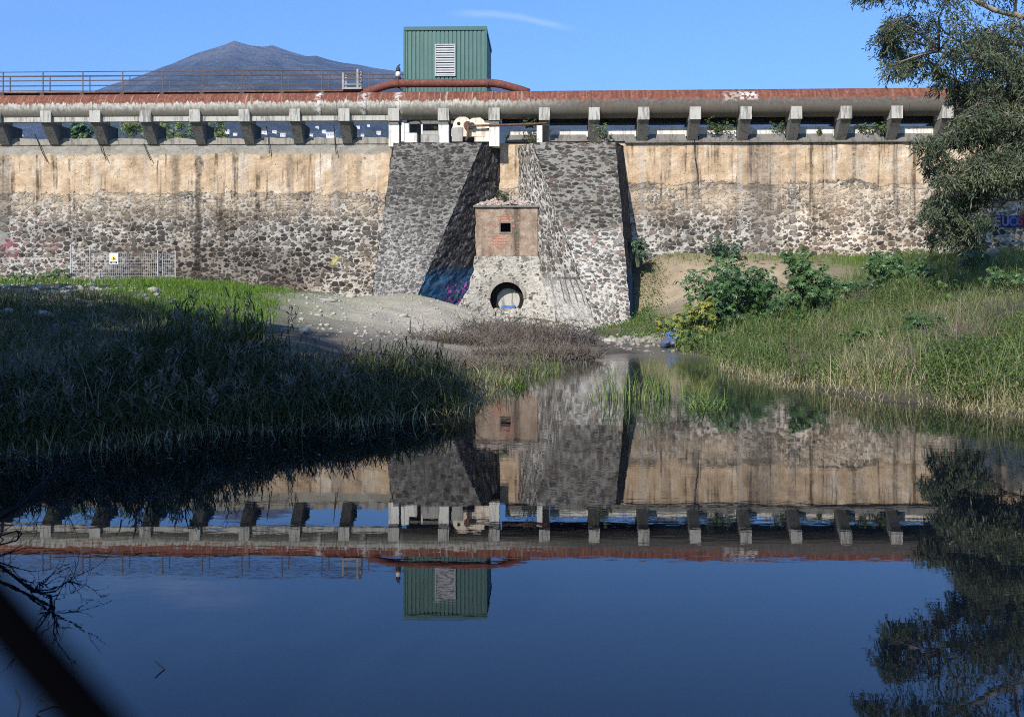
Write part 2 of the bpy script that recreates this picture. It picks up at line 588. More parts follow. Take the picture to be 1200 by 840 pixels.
def rubble(N, uv, scale=2.3, stones=STONE_DARK, mort=((.22, .20, .175), (.50, .47, .42)), cover=.0, small=.75, asp=1.4):
    """rounded field stones of mixed size bedded in wide lime pointing"""
    fine = N.noise(uv, 6.0, 6, .65)
    fine2 = N.noise(uv, 22.0, 5, .65)
    big = N.noise(uv, .5, 5, .6)
    w_ = N.noise(uv, 2.2, 4, .55, out=1)
    wv = N.vm('ADD', uv, N.vm('MULTIPLY', N.vm('SUBTRACT', w_, (.5, .5, .5)), (.26, .20, 0)))

    def layer(sc, r0, r1, prob, off):
        vv = N.vm('ADD', N.vm('MULTIPLY', wv, (sc, sc * asp, 1)), (off, off * 1.7, 0))
        f1 = N.n('ShaderNodeTexVoronoi', {'voronoi_dimensions': '2D'}, {'Vector': vv, 'Scale': 1.0, 'Randomness': .9})
        fe = N.n('ShaderNodeTexVoronoi', {'voronoi_dimensions': '2D', 'feature': 'DISTANCE_TO_EDGE'}, {'Vector': vv, 'Scale': 1.0, 'Randomness': .9})
        c1, c2, c3 = N.sep(f1.outputs['Color'])
        rad = N.m('ADD', N.m('MULTIPLY', c2, r1 - r0), r0 - cover)
        dd = N.m('ADD', f1.outputs['Distance'], N.m('MULTIPLY', N.m('SUBTRACT', fine, .5), .30))
        a_ = N.sstep(N.m('SUBTRACT', rad, dd), -.06, .06)
        b_ = N.sstep(N.m('ADD', fe.outputs['Distance'], N.m('MULTIPLY', N.m('SUBTRACT', fine, .5), .10)), .035, .085)
        p_ = N.sstep(N.m('ADD', c3, N.m('MULTIPLY', N.m('SUBTRACT', big, .5), .5)), prob - .02, prob + .02)
        return N.m('MULTIPLY', N.m('MULTIPLY', a_, b_), N.m('SUBTRACT', 1.0, p_)), c1

    s1, k1 = layer(scale, .26, .62, .80, 0.0)
    s2, k2 = layer(scale * 2.1, .28, .55, small, 31.7)
    st = N.m('MAXIMUM', s1, N.m('MULTIPLY', s2, .95))
    kk = N.fmix(s1, k2, k1)
    sc_ = N.ramp(kk, stones)
    sc_ = N.mix(.75, sc_, N.mix(1.0, sc_, N.ramp(N.m('ADD', N.m('MULTIPLY', fine, .5), N.m('MULTIPLY', fine2, .5)), [(.3, .3), (.7, 1.8)]), 'MULTIPLY'))
    mo = N.ramp(N.m('ADD', N.m('MULTIPLY', fine, .6), N.m('MULTIPLY', big, .4)), [(.34, mort[0]), (.6, mort[1])])
    mo = N.mix(N.sstep(fine2, .5, .68), mo, N.mix(1.0, mo, (.52, .5, .48), 'MULTIPLY'))
    col = N.mix(st, mo, sc_)
    h = N.m('ADD', N.m('MULTIPLY', st, .7), N.m('ADD', N.m('MULTIPLY', fine, .5), N.m('MULTIPLY', fine2, .35)))
    return col, h, dict(fine=fine, fine2=fine2, big=big, st=st)


def streaks(N, uv, lo=.52, hi=.7, sx=2.0, sy=.10):
    s1 = N.noise(N.vm('MULTIPLY', uv, (sx, sy, 1)), 1.0, 5, .6)
    s2 = N.noise(N.vm('MULTIPLY', uv, (sx * 3.1, sy * 2.2, 1)), 1.0, 4, .6)
    return N.sstep(N.m('ADD', N.m('MULTIPLY', s1, .65), N.m('MULTIPLY', s2, .35)), lo, hi)


# dam wall: rubble below, ochre render above, soot coloured water stains
m, N, out = new_mat('dam_masonry')
uv = uvnode(N)
u_, v_, _ = N.sep(uv)
col, h, d_ = rubble(N, uv, 2.7, cover=.03, asp=1.45, mort=((.24, .225, .20), (.54, .51, .46)))
warmth = N.noise(uv, .22, 3, .5)
col = N.mix(N.m('MULTIPLY', N.sstep(warmth, .46, .66), .3), col, N.mix(1.0, col, (1.25, 1.02, .78), 'MULTIPLY'))
# right half has lighter, browner stones
col = N.mix(N.m('MULTIPLY', N.sstep(u_, 9, 17), .5), col, N.mix(1.0, col, (1.75, 1.55, 1.32), 'MULTIPLY'))
blot = N.noise(uv, .9, 6, .65)
# thin wash of render over the rubble below the render edge
wash = N.m('MULTIPLY', N.sstep(v_, 4.7, 6.4), N.sstep(N.m('ADD', N.m('MULTIPLY', blot, .6), N.m('MULTIPLY', d_['fine'], .4)), .38, .54))
washc = N.mix(d_['fine'], (.40, .30, .20), (.58, .47, .34))
col = N.mix(N.m('MULTIPLY', wash, .82), col, washc)
edge = N.m('ADD', v_, N.m('MULTIPLY', N.m('SUBTRACT', blot, .5), 1.1))
zp = N.fmix(N.sstep(u_, -2, 2), 6.55, 6.98)
rend = N.sstep(N.m('SUBTRACT', N.m('ADD', edge, N.m('MULTIPLY', N.m('SUBTRACT', d_['fine'], .5), .5)), zp), -.02, .02)
chip = N.sstep(N.m('ADD', N.m('MULTIPLY', d_['fine'], .5), N.m('MULTIPLY', N.noise(uv, 1.7, 5, .65), .5)), .585, .635)
rend_f = N.m('MULTIPLY', rend, N.m('SUBTRACT', 1.0, N.m('MULTIPLY', chip, .75)))
rc1 = N.ramp(N.noise(N.vm('MULTIPLY', uv, (.9, .55, 1)), 1.0, 6, .65), [(.30, (.25, .18, .12)), (.42, (.46, .33, .205)), (.54, (.56, .415, .27)), (.64, (.62, .505, .375)), (.76, (.66, .61, .53))])
rc1 = N.mix(N.m('MULTIPLY', d_['st'], .22), rc1, (.24, .17, .115))
rc1 = N.mix(N.m('MULTIPLY', N.sstep(d_['fine2'], .56, .66), .85), rc1, (.20, .14, .09))
pit = N.sstep(N.noise(uv, 5.5, 4, .6), .62, .67)
rc1 = N.mix(N.m('MULTIPLY', pit, .8), rc1, (.13, .10, .08))
limes = N.m('MULTIPLY', streaks(N, uv, .52, .60, 2.6, .3), N.sstep(N.noise(uv, 1.2, 4, .65), .40, .58))
rc1 = N.mix(N.m('MULTIPLY', limes, .5), rc1, (.66, .60, .50))
col = N.mix(rend_f, col, rc1)
# dark line under the render edge
ln = N.m('MULTIPLY', N.window(N.m('SUBTRACT', edge, zp), -.34, .0, .10), N.sstep(N.noise(uv, .8, 4, .6), .45, .58))
col = N.mix(N.m('MULTIPLY', ln, .62), col, (.07, .06, .05))
# grey vertical strips below each pipe support and wide stains
st1 = streaks(N, uv, .50, .59, 2.4, .13)
st1 = N.m('MULTIPLY', st1, N.m('MULTIPLY', N.fmix(N.sstep(v_, 3.5, 7.0), .3, .95), N.sstep(N.m('ADD', N.m('MULTIPLY', N.noise(uv, 1.6, 5, .7), .5), N.m('MULTIPLY', N.noise(N.vm('MULTIPLY', uv, (.35, .1, 1)), 1.0, 3, .5), .5)), .44, .56)))
col = N.mix(st1, col, N.mix(1.0, col, (.26, .255, .25), 'MULTIPLY'))
seam = N.noise(N.vm('MULTIPLY', uv, (0, .8, 1)), 1.0, 3)
jig = N.m('ADD', u_, N.m('MULTIPLY', N.m('SUBTRACT', N.noise(uv, 1.3, 4, .6), .5), .5))
for uc, hw, k_, lo_, cc in ((U(232), .16, .85, 2.2, (.045, .04, .037)), (U(205), .22, .6, 4.8, (.07, .06, .05)), (U(893), .72, .62, 3.0, (.115, .10, .088)), (U(868), .12, .55, 4.0, (.42, .40, .36)),
                            (U(815), .16, .6, 5.5, (.08, .07, .06)), (U(752), .13, .5, 4.5, (.40, .38, .35)), (U(931), .12, .4, 4.0, (.36, .34, .31)), (U(1050), .14, .5, 5.2, (.13, .115, .10)), (U(395), .25, .5, 5.2, (.2, .18, .16)),
                            (U(340), .16, .55, 6.2, (.10, .085, .07)), (U(3), .35, .7, 3.0, (.08, .07, .06)), (U(420), .16, .45, 6.4, (.15, .13, .11)), (U(285), .2, .4, 6.0, (.38, .35, .31)), (U(112), .18, .45, 5.5, (.5, .45, .38)), (U(170), .2, .35, 6, (.4, .36, .3)), (U(1005), .4, .35, 5.6, (.16, .13, .1)),
                            (U(970), .3, .3, 5.8, (.15, .12, .1)), (U(780), .2, .4, 7.2, (.16, .13, .1))):
    w_ = N.m('MULTIPLY', N.window(jig, uc - hw, uc + hw, hw * .5), N.sstep(v_, lo_ - .6, lo_ + .9))
    w_ = N.m('MULTIPLY', w_, N.fmix(N.sstep(d_['fine'], .38, .6), .55, 1.0))
    col = N.mix(N.m('MULTIPLY', w_, k_), col, cc)
# grey concrete band along the top of the left half
kb = N.m('MULTIPLY', N.sstep(N.m('ADD', v_, N.m('ADD', N.m('MULTIPLY', N.m('SUBTRACT', d_['fine'], .5), .7), N.m('MULTIPLY', N.m('SUBTRACT', blot, .5), .5))), 8.46, 8.54), N.sstep(u_, -4, -6))
col = N.mix(kb, col, N.ramp(N.m('ADD', N.m('MULTIPLY', d_['fine'], .5), N.m('MULTIPLY', blot, .5)), [(.35, (.16, .145, .12)), (.5, (.29, .265, .22)), (.65, (.37, .345, .29))]))
# damp dark brown area low on the left
dk = N.m('MULTIPLY', N.window(jig, U(110), U(372), 1.8), N.sstep(N.m('ADD', v_, N.m('MULTIPLY', blot, 1.6)), 5.2, 4.2))
col = N.mix(N.m('MULTIPLY', dk, .8), col, N.mix(1.0, col, (.36, .32, .29), 'MULTIPLY'))
dk2 = N.m('MULTIPLY', N.window(jig, U(160), U(330), 2.4), N.window(N.m('ADD', v_, N.m('MULTIPLY', blot, 1.0)), 4.2, 6.2, .5))
col = N.mix(N.m('MULTIPLY', dk2, .35), col, N.mix(1.0, col, (.5, .46, .42), 'MULTIPLY'))
# patches of grey-brown grime over the pointing
gp = N.noise(N.vm('MULTIPLY', uv, (.45, .8, 1)), 1.0, 5, .65)
gm = N.m('MULTIPLY', N.sstep(gp, .50, .60), N.sstep(v_, 6.9, 5.6))
col = N.mix(N.m('MULTIPLY', gm, .6), col, N.mix(1.0, col, (.48, .45, .42), 'MULTIPLY'))
# horizontal lift lines of the masonry
lf = N.m('FRACT', N.m('MULTIPLY', N.m('ADD', v_, N.m('MULTIPLY', N.m('SUBTRACT', blot, .5), .25)), .83))
col = N.mix(N.m('MULTIPLY', N.m('MULTIPLY', N.window(lf, .0, .05, .02), N.sstep(d_['fine'], .45, .55)), N.m('MULTIPLY', N.sstep(v_, 6.6, 6.2), .5)), col, (.09, .08, .07))
# faded pink and yellow paint marks
for (pa, pb, qa, qb, pc, k_) in ((0, 26, 281, 302, (.42, .10, .13), .5), (388, 402, 301, 311, (.62, .55, .05), .55), (50, 70, 283, 296, (.45, .2, .2), .3)):
    w_ = N.m('MULTIPLY', N.window(u_, U(pa), U(pb), .2), N.window(v_, ZZ(pa, qb), ZZ(pa, qa), .15))
    w_ = N.m('MULTIPLY', w_, N.sstep(N.noise(uv, 3.2, 3, .6), .48, .56))
    col = N.mix(N.m('MULTIPLY', w_, k_), col, pc)
finish(N, out, col, .93, N.m('ADD', N.fmix(rend_f, h, N.m('MULTIPLY', N.m('ADD', d_['fine'], d_['fine2']), .4)), N.m('MULTIPLY', rend_f, 1.1)), .85, .07, spec=.15)
MAT_WALL = m

# buttress faces
m, N, out = new_mat('buttress_masonry')
uv = uvnode(N)
u_, v_, _ = N.sep(uv)
col, h, d_ = rubble(N, uv, 3.5, asp=1.9, small=.6, stones=[(0, (.055, .051, .046)), (.5, (.095, .088, .078)), (.85, (.15, .138, .12)), (.96, (.19, .16, .135)), (1, (.27, .23, .18))], mort=((.17, .16, .143), (.36, .342, .31)), cover=.045)
gr_ = N.noise(uv, .35, 4, .6)
top = N.sstep(N.m('ADD', v_, N.m('MULTIPLY', gr_, 4.0)), 5.2, 8.6)
col = N.mix(N.m('MULTIPLY', top, .75), col, N.mix(1.0, col, (.44, .43, .41), 'MULTIPLY'))
col = N.mix(N.m('MULTIPLY', streaks(N, uv, .54, .68, 1.4, .12), .35), col, N.mix(1.0, col, (.45, .43, .4), 'MULTIPLY'))
finish(N, out, col, .93, h, .9, .08, spec=.15)
MAT_BUTT = m

# right buttress front: limewashed pointing at the foot
m, N, out = new_mat('limed_masonry')
uv = uvnode(N)
u_, v_, _ = N.sep(uv)
col, h, d_ = rubble(N, uv, 3.0, asp=1.9, small=.55, stones=[(0, (.06, .055, .048)), (.5, (.11, .10, .087)), (.78, (.17, .15, .12)), (.93, (.25, .155, .115)), (1, (.32, .26, .2))], mort=((.28, .26, .225), (.52, .49, .43)), cover=.045)
gr_ = N.noise(uv, .5, 5, .6)
top = N.sstep(N.m('ADD', v_, N.m('MULTIPLY', N.m('SUBTRACT', gr_, .5), 1.6)), 4.35, 4.75)
col = N.mix(N.m('MULTIPLY', top, .8), col, N.mix(1.0, col, (.36, .355, .345), 'MULTIPLY'))
col = N.mix(N.m('MULTIPLY', N.sstep(N.noise(uv, 1.1, 5, .6), .52, .7), N.fmix(top, .45, .1)), col, (.52, .49, .43))
finish(N, out, col, .93, h, .9, .08, spec=.15)
MAT_LIMED = m

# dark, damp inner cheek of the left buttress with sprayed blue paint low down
m, N, out = new_mat('damp_shade_masonry')
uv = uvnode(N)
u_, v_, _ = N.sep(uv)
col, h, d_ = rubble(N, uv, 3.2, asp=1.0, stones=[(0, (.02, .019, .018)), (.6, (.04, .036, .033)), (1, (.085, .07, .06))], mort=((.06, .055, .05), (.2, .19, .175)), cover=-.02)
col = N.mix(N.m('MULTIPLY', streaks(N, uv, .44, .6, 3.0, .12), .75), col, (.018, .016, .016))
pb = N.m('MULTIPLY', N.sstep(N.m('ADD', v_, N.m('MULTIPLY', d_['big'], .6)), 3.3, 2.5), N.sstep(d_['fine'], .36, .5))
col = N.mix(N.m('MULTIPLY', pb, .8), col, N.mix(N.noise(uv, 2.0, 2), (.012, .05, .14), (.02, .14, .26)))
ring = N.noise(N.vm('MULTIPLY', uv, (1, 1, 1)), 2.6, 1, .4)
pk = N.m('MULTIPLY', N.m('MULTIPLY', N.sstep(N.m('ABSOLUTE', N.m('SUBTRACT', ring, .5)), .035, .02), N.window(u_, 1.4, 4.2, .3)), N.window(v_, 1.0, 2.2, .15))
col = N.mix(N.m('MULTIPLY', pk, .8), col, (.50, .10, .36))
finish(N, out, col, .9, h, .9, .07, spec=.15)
MAT_DAMP_SHADE = m

# pale inner cheek of the right buttress, black drips of paint near the foot
m, N, out = new_mat('pale_masonry')
uv = uvnode(N)
u_, v_, _ = N.sep(uv)
col, h, d_ = rubble(N, uv, 2.9, asp=1.1, stones=STONE_DARK, mort=((.30, .28, .24), (.52, .49, .44)), cover=.03)
foot = N.sstep(N.m('ADD', v_, N.m('MULTIPLY', d_['big'], 1.2)), 3.3, 2.2)
col = N.mix(N.m('MULTIPLY', foot, .8), col, N.mix(d_['fine'], (.36, .34, .30), (.62, .59, .53)))
col = N.mix(N.m('MULTIPLY', streaks(N, uv, .52, .64, 3.4, .12), .55), col, (.13, .12, .11))
sep_ = N.m('FRACT', N.m('MULTIPLY', N.m('ADD', u_, N.m('MULTIPLY', d_['fine'], .08)), 2.6))
dr = N.m('MULTIPLY', N.window(sep_, .2, .42, .06), N.m('MULTIPLY', N.window(u_, 3.0, 5.1, .08), N.window(N.m('ADD', v_, N.m('MULTIPLY', N.noise(N.vm('MULTIPLY', uv, (4, 0, 1)), 1.0, 1), .8)), 1.5, 2.75, .05)))
dr2 = N.m('MULTIPLY', N.window(u_, 3.0, 5.1, .08), N.window(v_, 2.2, 2.32, .04))
col = N.mix(N.m('MULTIPLY', N.m('MAXIMUM', dr, dr2), .75), col, (.05, .048, .045))
finish(N, out, col, .93, h, .8, .07, spec=.15)
MAT_PALE = m


def concrete(name, lo, hi, stain=.5, stc=(.09, .085, .075), obj=True, sc=1.0, bump=.4):
    m, N, out = new_mat(name)
    pos = N.n('ShaderNodeNewGeometry').outputs['Position']
    a_ = N.noise(pos, 1.3 * sc, 6, .62)
    b_ = N.noise(pos, 12 * sc, 5, .6)
    s_ = N.m('ADD', N.m('MULTIPLY', N.noise(N.vm('MULTIPLY', pos, (3.5, 3.5, .35)), 1.0, 5, .62), .5), N.m('MULTIPLY', N.noise(N.vm('MULTIPLY', pos, (11, 11, 1.6)), 1.0, 4, .65), .5))
    col = N.mix(N.m('ADD', N.m('MULTIPLY', a_, .7), N.m('MULTIPLY', b_, .3)), lo, hi)
    col = N.mix(N.m('MULTIPLY', N.sstep(s_, .48, .60), stain), col, stc)
    col = N.mix(N.m('MULTIPLY', N.sstep(b_, .58, .7), .4), col, N.mix(1.0, col, (.5, .48, .46), 'MULTIPLY'))
    finish(N, out, col, .9, N.m('ADD', b_, a_), bump, .03, spec=.2)
    return m


MAT_CONC = concrete('grey_concrete', (.24, .225, .195), (.46, .435, .38), .55)
MAT_CAP = concrete('pale_concrete', (.27, .255, .22), (.58, .555, .49), .75, (.12, .11, .095))
MAT_CORBEL = concrete('stained_shaded_concrete', (.10, .095, .085), (.27, .255, .225), .75)  # darker than the caps: stains plus the corbels' underside shade in the colour
MAT_WHITE = concrete('white_paint', (.56, .53, .46), (.82, .79, .72), .55, (.22, .2, .17))
MAT_CREAM = concrete('cream_paint', (.55, .44, .31), (.80, .74, .62), .6, (.36, .17, .09))
MAT_CREST = concrete('crest_concrete', (.20, .18, .15), (.40, .37, .31), .65)

MAT_BRICKF = concrete('pinkish_mortar', (.16, .10, .075), (.36, .25, .19), .5, sc=3)
# gatehouse render with exposed brick
m, N, out = new_mat('ochre_render')
uv = uvnode(N)
u_, v_, _ = N.sep(uv)
f1 = N.noise(uv, 2.2, 6, .65); f2 = N.noise(uv, 14, 5, .6)
col = N.ramp(N.m('ADD', N.m('MULTIPLY', f1, .65), N.m('MULTIPLY', f2, .35)), [(.32, (.13, .085, .055)), (.46, (.25, .18, .13)), (.56, (.35, .27, .20)), (.68, (.42, .38, .33))])
col = N.mix(N.m('MULTIPLY', streaks(N, uv, .50, .60, 1.2, .3), .6), col, (.085, .068, .053))
col = N.mix(N.m('MULTIPLY', N.window(N.m('ADD', u_, N.m('MULTIPLY', f1, .3)), 2.0, 2.3, .08), N.m('MULTIPLY', N.sstep(f2, .35, .55), .8)), col, (.05, .043, .036))
bt = N.n('ShaderNodeTexBrick', None, {'Vector': uv, 'Scale': 1.0, 'Color1': (.40, .13, .075, 1), 'Color2': (.30, .085, .055, 1), 'Mortar': (.38, .32, .25, 1), 'Mortar Size': .012, 'Brick Width': .26, 'Row Height': .075})
bn = N.noise(uv, 3.0, 5, .7)
ba = N.m('MULTIPLY', N.window(u_, .75, 1.65, .45), N.window(v_, 3.80, 4.15, .28))
bb = N.m('MULTIPLY', N.window(u_, .9, 2.0, .5), N.window(v_, 4.85, 5.25, .3))
bm_ = N.sstep(N.m('ADD', N.m('MULTIPLY', N.m('MAXIMUM', ba, N.m('MULTIPLY', bb, .8)), .30), N.m('MULTIPLY', bn, .9)), .565, .60)
col = N.mix(N.m('MULTIPLY', bm_, .9), col, bt.outputs[0])
finish(N, out, col, .93, N.m('ADD', f2, N.m('MULTIPLY', bm_, -.8)), .5, .03, spec=.15)
MAT_OCHRE = m

# crumbling pale render of the gatehouse foot
m, N, out = new_mat('flaking_render')
uv = uvnode(N)
f1 = N.noise(uv, 2.4, 6, .65); f2 = N.noise(uv, 11, 5, .6)
col, h, d_ = rubble(N, uv, 2.4, mort=((.28, .26, .22), (.55, .52, .46)), cover=.08)
col = N.mix(N.sstep(f1, .42, .54), col, N.ramp(f2, [(.3, (.26, .235, .19)), (.6, (.46, .43, .37)), (.8, (.58, .55, .49))]))
col = N.mix(N.m('MULTIPLY', N.sstep(N.noise(uv, 3.3, 6, .7), .58, .66), .85), col, (.06, .055, .045))
finish(N, out, col, .93, N.m('ADD', h, f2), .7, .05, spec=.15)
MAT_FLAKE = m

slope_pipe = (10.88 - 10.735) / 52.0
# big rusted pipe (local z relative to its axis decides paint / lime)
m, N, out = new_mat('rusty_limed_pipe')
pos = N.n('ShaderNodeTexCoord').outputs['Object']
x_, y_, z_ = N.sep(pos)
xyz = N.vm('MULTIPLY', pos, (1, 1, 1))
sA = N.noise(N.vm('MULTIPLY', pos, (3.0, .2, .2)), 1.0, 5, .65)
sB = N.noise(N.vm('MULTIPLY', pos, (9.0, 1, .6)), 1.0, 4, .6)
fn = N.noise(pos, 7.0, 6, .65)
big = N.noise(N.vm('MULTIPLY', pos, (.22, .3, .3)), 1.0, 3, .55)
zl = N.m('ADD', N.m('SUBTRACT', z_, N.m('MULTIPLY', x_, slope_pipe)), N.m('ADD', N.m('MULTIPLY', N.m('SUBTRACT', sB, .5), .55), N.m('MULTIPLY', N.m('SUBTRACT', sA, .5), .45)))
rust = N.ramp(N.m('ADD', N.m('MULTIPLY', fn, .5), N.m('MULTIPLY', sB, .5)), [(.3, (.075, .028, .018)), (.46, (.135, .048, .03)), (.56, (.20, .078, .046)), (.68, (.30, .15, .095))])
drip = N.m('MULTIPLY', N.sstep(N.noise(N.vm('MULTIPLY', pos, (5.0, .1, .15)), 1.0, 4, .7), .58, .66), N.fmix(N.sstep(x_, -4, 2), .75, .3))
rust = N.mix(drip, rust, (.42, .33, .25))
lime = N.ramp(fn, [(.3, (.20, .185, .15)), (.55, (.40, .38, .32)), (.75, (.56, .54, .47))])
greyp = N.ramp(fn, [(.3, (.075, .06, .052)), (.6, (.14, .118, .10)), (.8, (.25, .225, .195))])
lower = N.mix(N.sstep(N.m('ADD', x_, N.m('MULTIPLY', big, 4)), 1.0, 6.0), lime, greyp)
lower = N.mix(N.m('MULTIPLY', N.sstep(zl, .0, -.28), .78), lower, N.mix(sB, (.085, .075, .055), (.20, .18, .14)))
lower = N.mix(N.m('MULTIPLY', N.sstep(sB, .53, .66), .5), lower, (.13, .11, .09))
rm = N.sstep(zl, .10, .16)
rm = N.m('MULTIPLY', rm, N.m('SUBTRACT', 1.0, N.m('MULTIPLY', N.sstep(sA, .60, .66), .6)))
col = N.mix(rm, lower, rust)
# bleached patches: left of the gate and right of the shed
for xa, xb, zb, k_ in ((U(376), U(381), -1, .9), (U(400), U(427), .02, .0), (U(427), U(436), -1, .55), (U(860), U(882), .12, .9), (U(843), U(860), .05, .4), (U(466), U(474), -1, .65)):
    w_ = N.window(N.m('ADD', x_, N.m('MULTIPLY', N.m('SUBTRACT', fn, .5), .5)), xa, xb, .12)
    w_ = N.m('MULTIPLY', w_, N.sstep(N.noise(pos, 5.0, 3, .6), .44, .54))
    if zb > -1: w_ = N.m('MULTIPLY', w_, N.window(z_, zb, .5, .08))
    col = N.mix(N.m('MULTIPLY', w_, k_), col, (.58, .56, .50))
finish(N, out, col, .8, N.m('ADD', fn, sB), .25, .02, spec=.25)
MAT_PIPE = m


def rusty(name, c0, c1, c2, rough=.85):
    m, N, out = new_mat(name)
    pos = N.n('ShaderNodeNewGeometry').outputs['Position']
    a_ = N.noise(pos, 4.0, 6, .65)
    b_ = N.noise(N.vm('MULTIPLY', pos, (5, 5, 2)), 3.0, 4, .6)
    finish(N, out, N.ramp(N.m('ADD', N.m('MULTIPLY', a_, .6), N.m('MULTIPLY', b_, .4)), [(.32, c0), (.5, c1), (.7, c2)]), rough, a_, .2, .01, spec=.3)
    return m


MAT_RUST = rusty('red_rust', (.075, .028, .02), (.15, .052, .036), (.24, .10, .07))
MAT_BROWN = rusty('brown_rust', (.06, .03, .02), (.13, .065, .042), (.26, .17, .12))
MAT_DARKST = rusty('dark_steel', (.02, .02, .022), (.035, .035, .037), (.06, .055, .05), .6)
MAT_RAIL = rusty('rail_steel', (.045, .04, .045), (.085, .07, .07), (.16, .10, .085), .6)
MAT_PALEST = rusty('pale_steel', (.16, .145, .13), (.28, .26, .235), (.42, .39, .36), .6)
MAT_GALV = rusty('galvanised_steel', (.28, .29, .29), (.40, .41, .41), (.52, .53, .53), .5)
m, N, out = new_mat('green_sheet_metal')
pos = N.n('ShaderNodeNewGeometry').outputs['Position']
g1 = N.noise(pos, .9, 4, .6); g2 = N.noise(N.vm('MULTIPLY', pos, (9, 9, .45)), 1.0, 5, .65); g3 = N.noise(pos, 9, 5, .65)
c = N.mix(g1, (.044, .115, .098), (.088, .170, .150))
c = N.mix(N.m('MULTIPLY', N.sstep(g2, .52, .66), .55), c, (.045, .085, .07))
c = N.mix(N.m('MULTIPLY', N.m('MULTIPLY', N.sstep(g2, .58, .66), N.sstep(g3, .5, .62)), .6), c, (.20, .10, .055))
finish(N, out, c, .5, N.m('ADD', g1, N.m('MULTIPLY', g3, .1)), .3, .05, spec=.35)
MAT_GREEN = m
MAT_GREEN_TRIM = rusty('green_trim', (.035, .10, .088), (.045, .12, .105), (.06, .145, .125), .5)
MAT_LOUVRE = rusty('louvre_grey', (.27, .28, .28), (.35, .36, .36), (.43, .44, .43), .5)
MAT_BLACK = rusty('black_paint', (.004, .004, .005), (.006, .006, .007), (.01, .01, .011), .7)
MAT_HOLE = rusty('cavity_shade', (.01, .009, .008), (.016, .014, .012), (.03, .025, .02), .95)  # near-black colour holds the shade of holes and the outlet's end wall


def leafmat(name, cols, trans=.28, rough=.55, spec=.35, ttint=(1.25, 1.3, .7)):
    m, N, out = new_mat(name)
    r_ = N.n('ShaderNodeNewGeometry').outputs['Random Per Island']
    pos = N.n('ShaderNodeNewGeometry').outputs['Position']
    big = N.noise(pos, .9, 3, .5)
    f_ = N.m('ADD', N.m('MULTIPLY', r_, .75), N.m('MULTIPLY', N.m('SUBTRACT', big, .375), 1.0), clamp=True)
    col = N.ramp(f_, [(i / (len(cols) - 1), c) for i, c in enumerate(cols)])
    b = N.n('ShaderNodeBsdfPrincipled', None, {'Base Color': col, 'Roughness': rough, 'Specular IOR Level': spec})
    t = N.n('ShaderNodeBsdfTranslucent', None, {'Color': N.mix(1.0, col, ttint, 'MULTIPLY')})
    mx_ = N.n('ShaderNodeMixShader', None, {0: trans, 1: b.outputs[0], 2: t.outputs[0]})
    N.put(out.inputs['Surface'], mx_.outputs[0])
    return m


L_EUC = leafmat('grey_green_leaves', [(.030, .044, .022), (.058, .078, .040), (.092, .112, .062), (.15, .155, .095)], .18)
L_EUC2 = leafmat('pale_willowy_leaves', [(.062, .078, .036), (.10, .116, .058), (.14, .15, .082), (.20, .20, .125)], .2)
L_DARK = leafmat('dark_tree_leaves', [(.03, .045, .02), (.06, .08, .035)], .12)
L_CAST = leafmat('glossy_green_leaves', [(.025, .06, .018), (.042, .095, .026), (.065, .13, .035), (.10, .17, .045)], .25, .4, .5)
L_CAST_Y = leafmat('yellowing_leaves', [(.04, .09, .022), (.08, .14, .03), (.18, .21, .04), (.36, .30, .05)], .25, .4, .5)
L_CAST_B = leafmat('bluish_green_leaves', [(.03, .065, .035), (.055, .10, .055), (.085, .14, .075)], .25, .45, .5)
L_REED = leafmat('reed_leaves', [(.026, .036, .010), (.042, .055, .015), (.07, .082, .024), (.17, .145, .065)], .2, .5, .35)
L_STRAW = leafmat('straw_blades', [(.16, .16, .07), (.26, .23, .11), (.38, .33, .19), (.50, .45, .30)], .25)
L_LITTER = leafmat('dead_litter', [(.09, .065, .048), (.15, .115, .085), (.22, .175, .13), (.33, .28, .2)], .15)
L_TUFT = leafmat('water_sedge', [(.07, .12, .03), (.11, .18, .045), (.17, .24, .065), (.3, .3, .14)], .3)
L_SEDGE = leafmat('sedge_blades', [(.055, .085, .022), (.095, .135, .036), (.15, .19, .06), (.29, .27, .12)], .25)
L_GRASS = leafmat('fresh_grass', [(.05, .105, .01), (.085, .165, .015), (.13, .22, .022), (.20, .27, .045)], .3)
L_WEED = leafmat('weed_leaves', [(.03, .07, .014), (.052, .105, .02), (.09, .15, .03), (.17, .18, .06)], .3)
L_PLUME = leafmat('reed_plumes', [(.11, .095, .08), (.17, .145, .12), (.24, .21, .175)], .3)
M_TWIG = rusty('dry_twigs', (.06, .046, .037), (.12, .095, .075), (.24, .195, .15), .9)
M_TWIG2 = rusty('grey_twigs', (.035, .03, .027), (.07, .06, .055), (.14, .125, .11), .9)
M_BARK = rusty('pale_bark', (.12, .10, .08), (.24, .205, .165), (.36, .32, .27), .9)
M_STEM = rusty('green_stems', (.05, .06, .03), (.10, .11, .055), (.17, .15, .09), .8)

# ================================================================== DAM
dam = empty('dam_wall', W(0, 0, 0))
tag(dam, 'long old rubble stone dam with flaking ochre render along its upper half', 'dam')

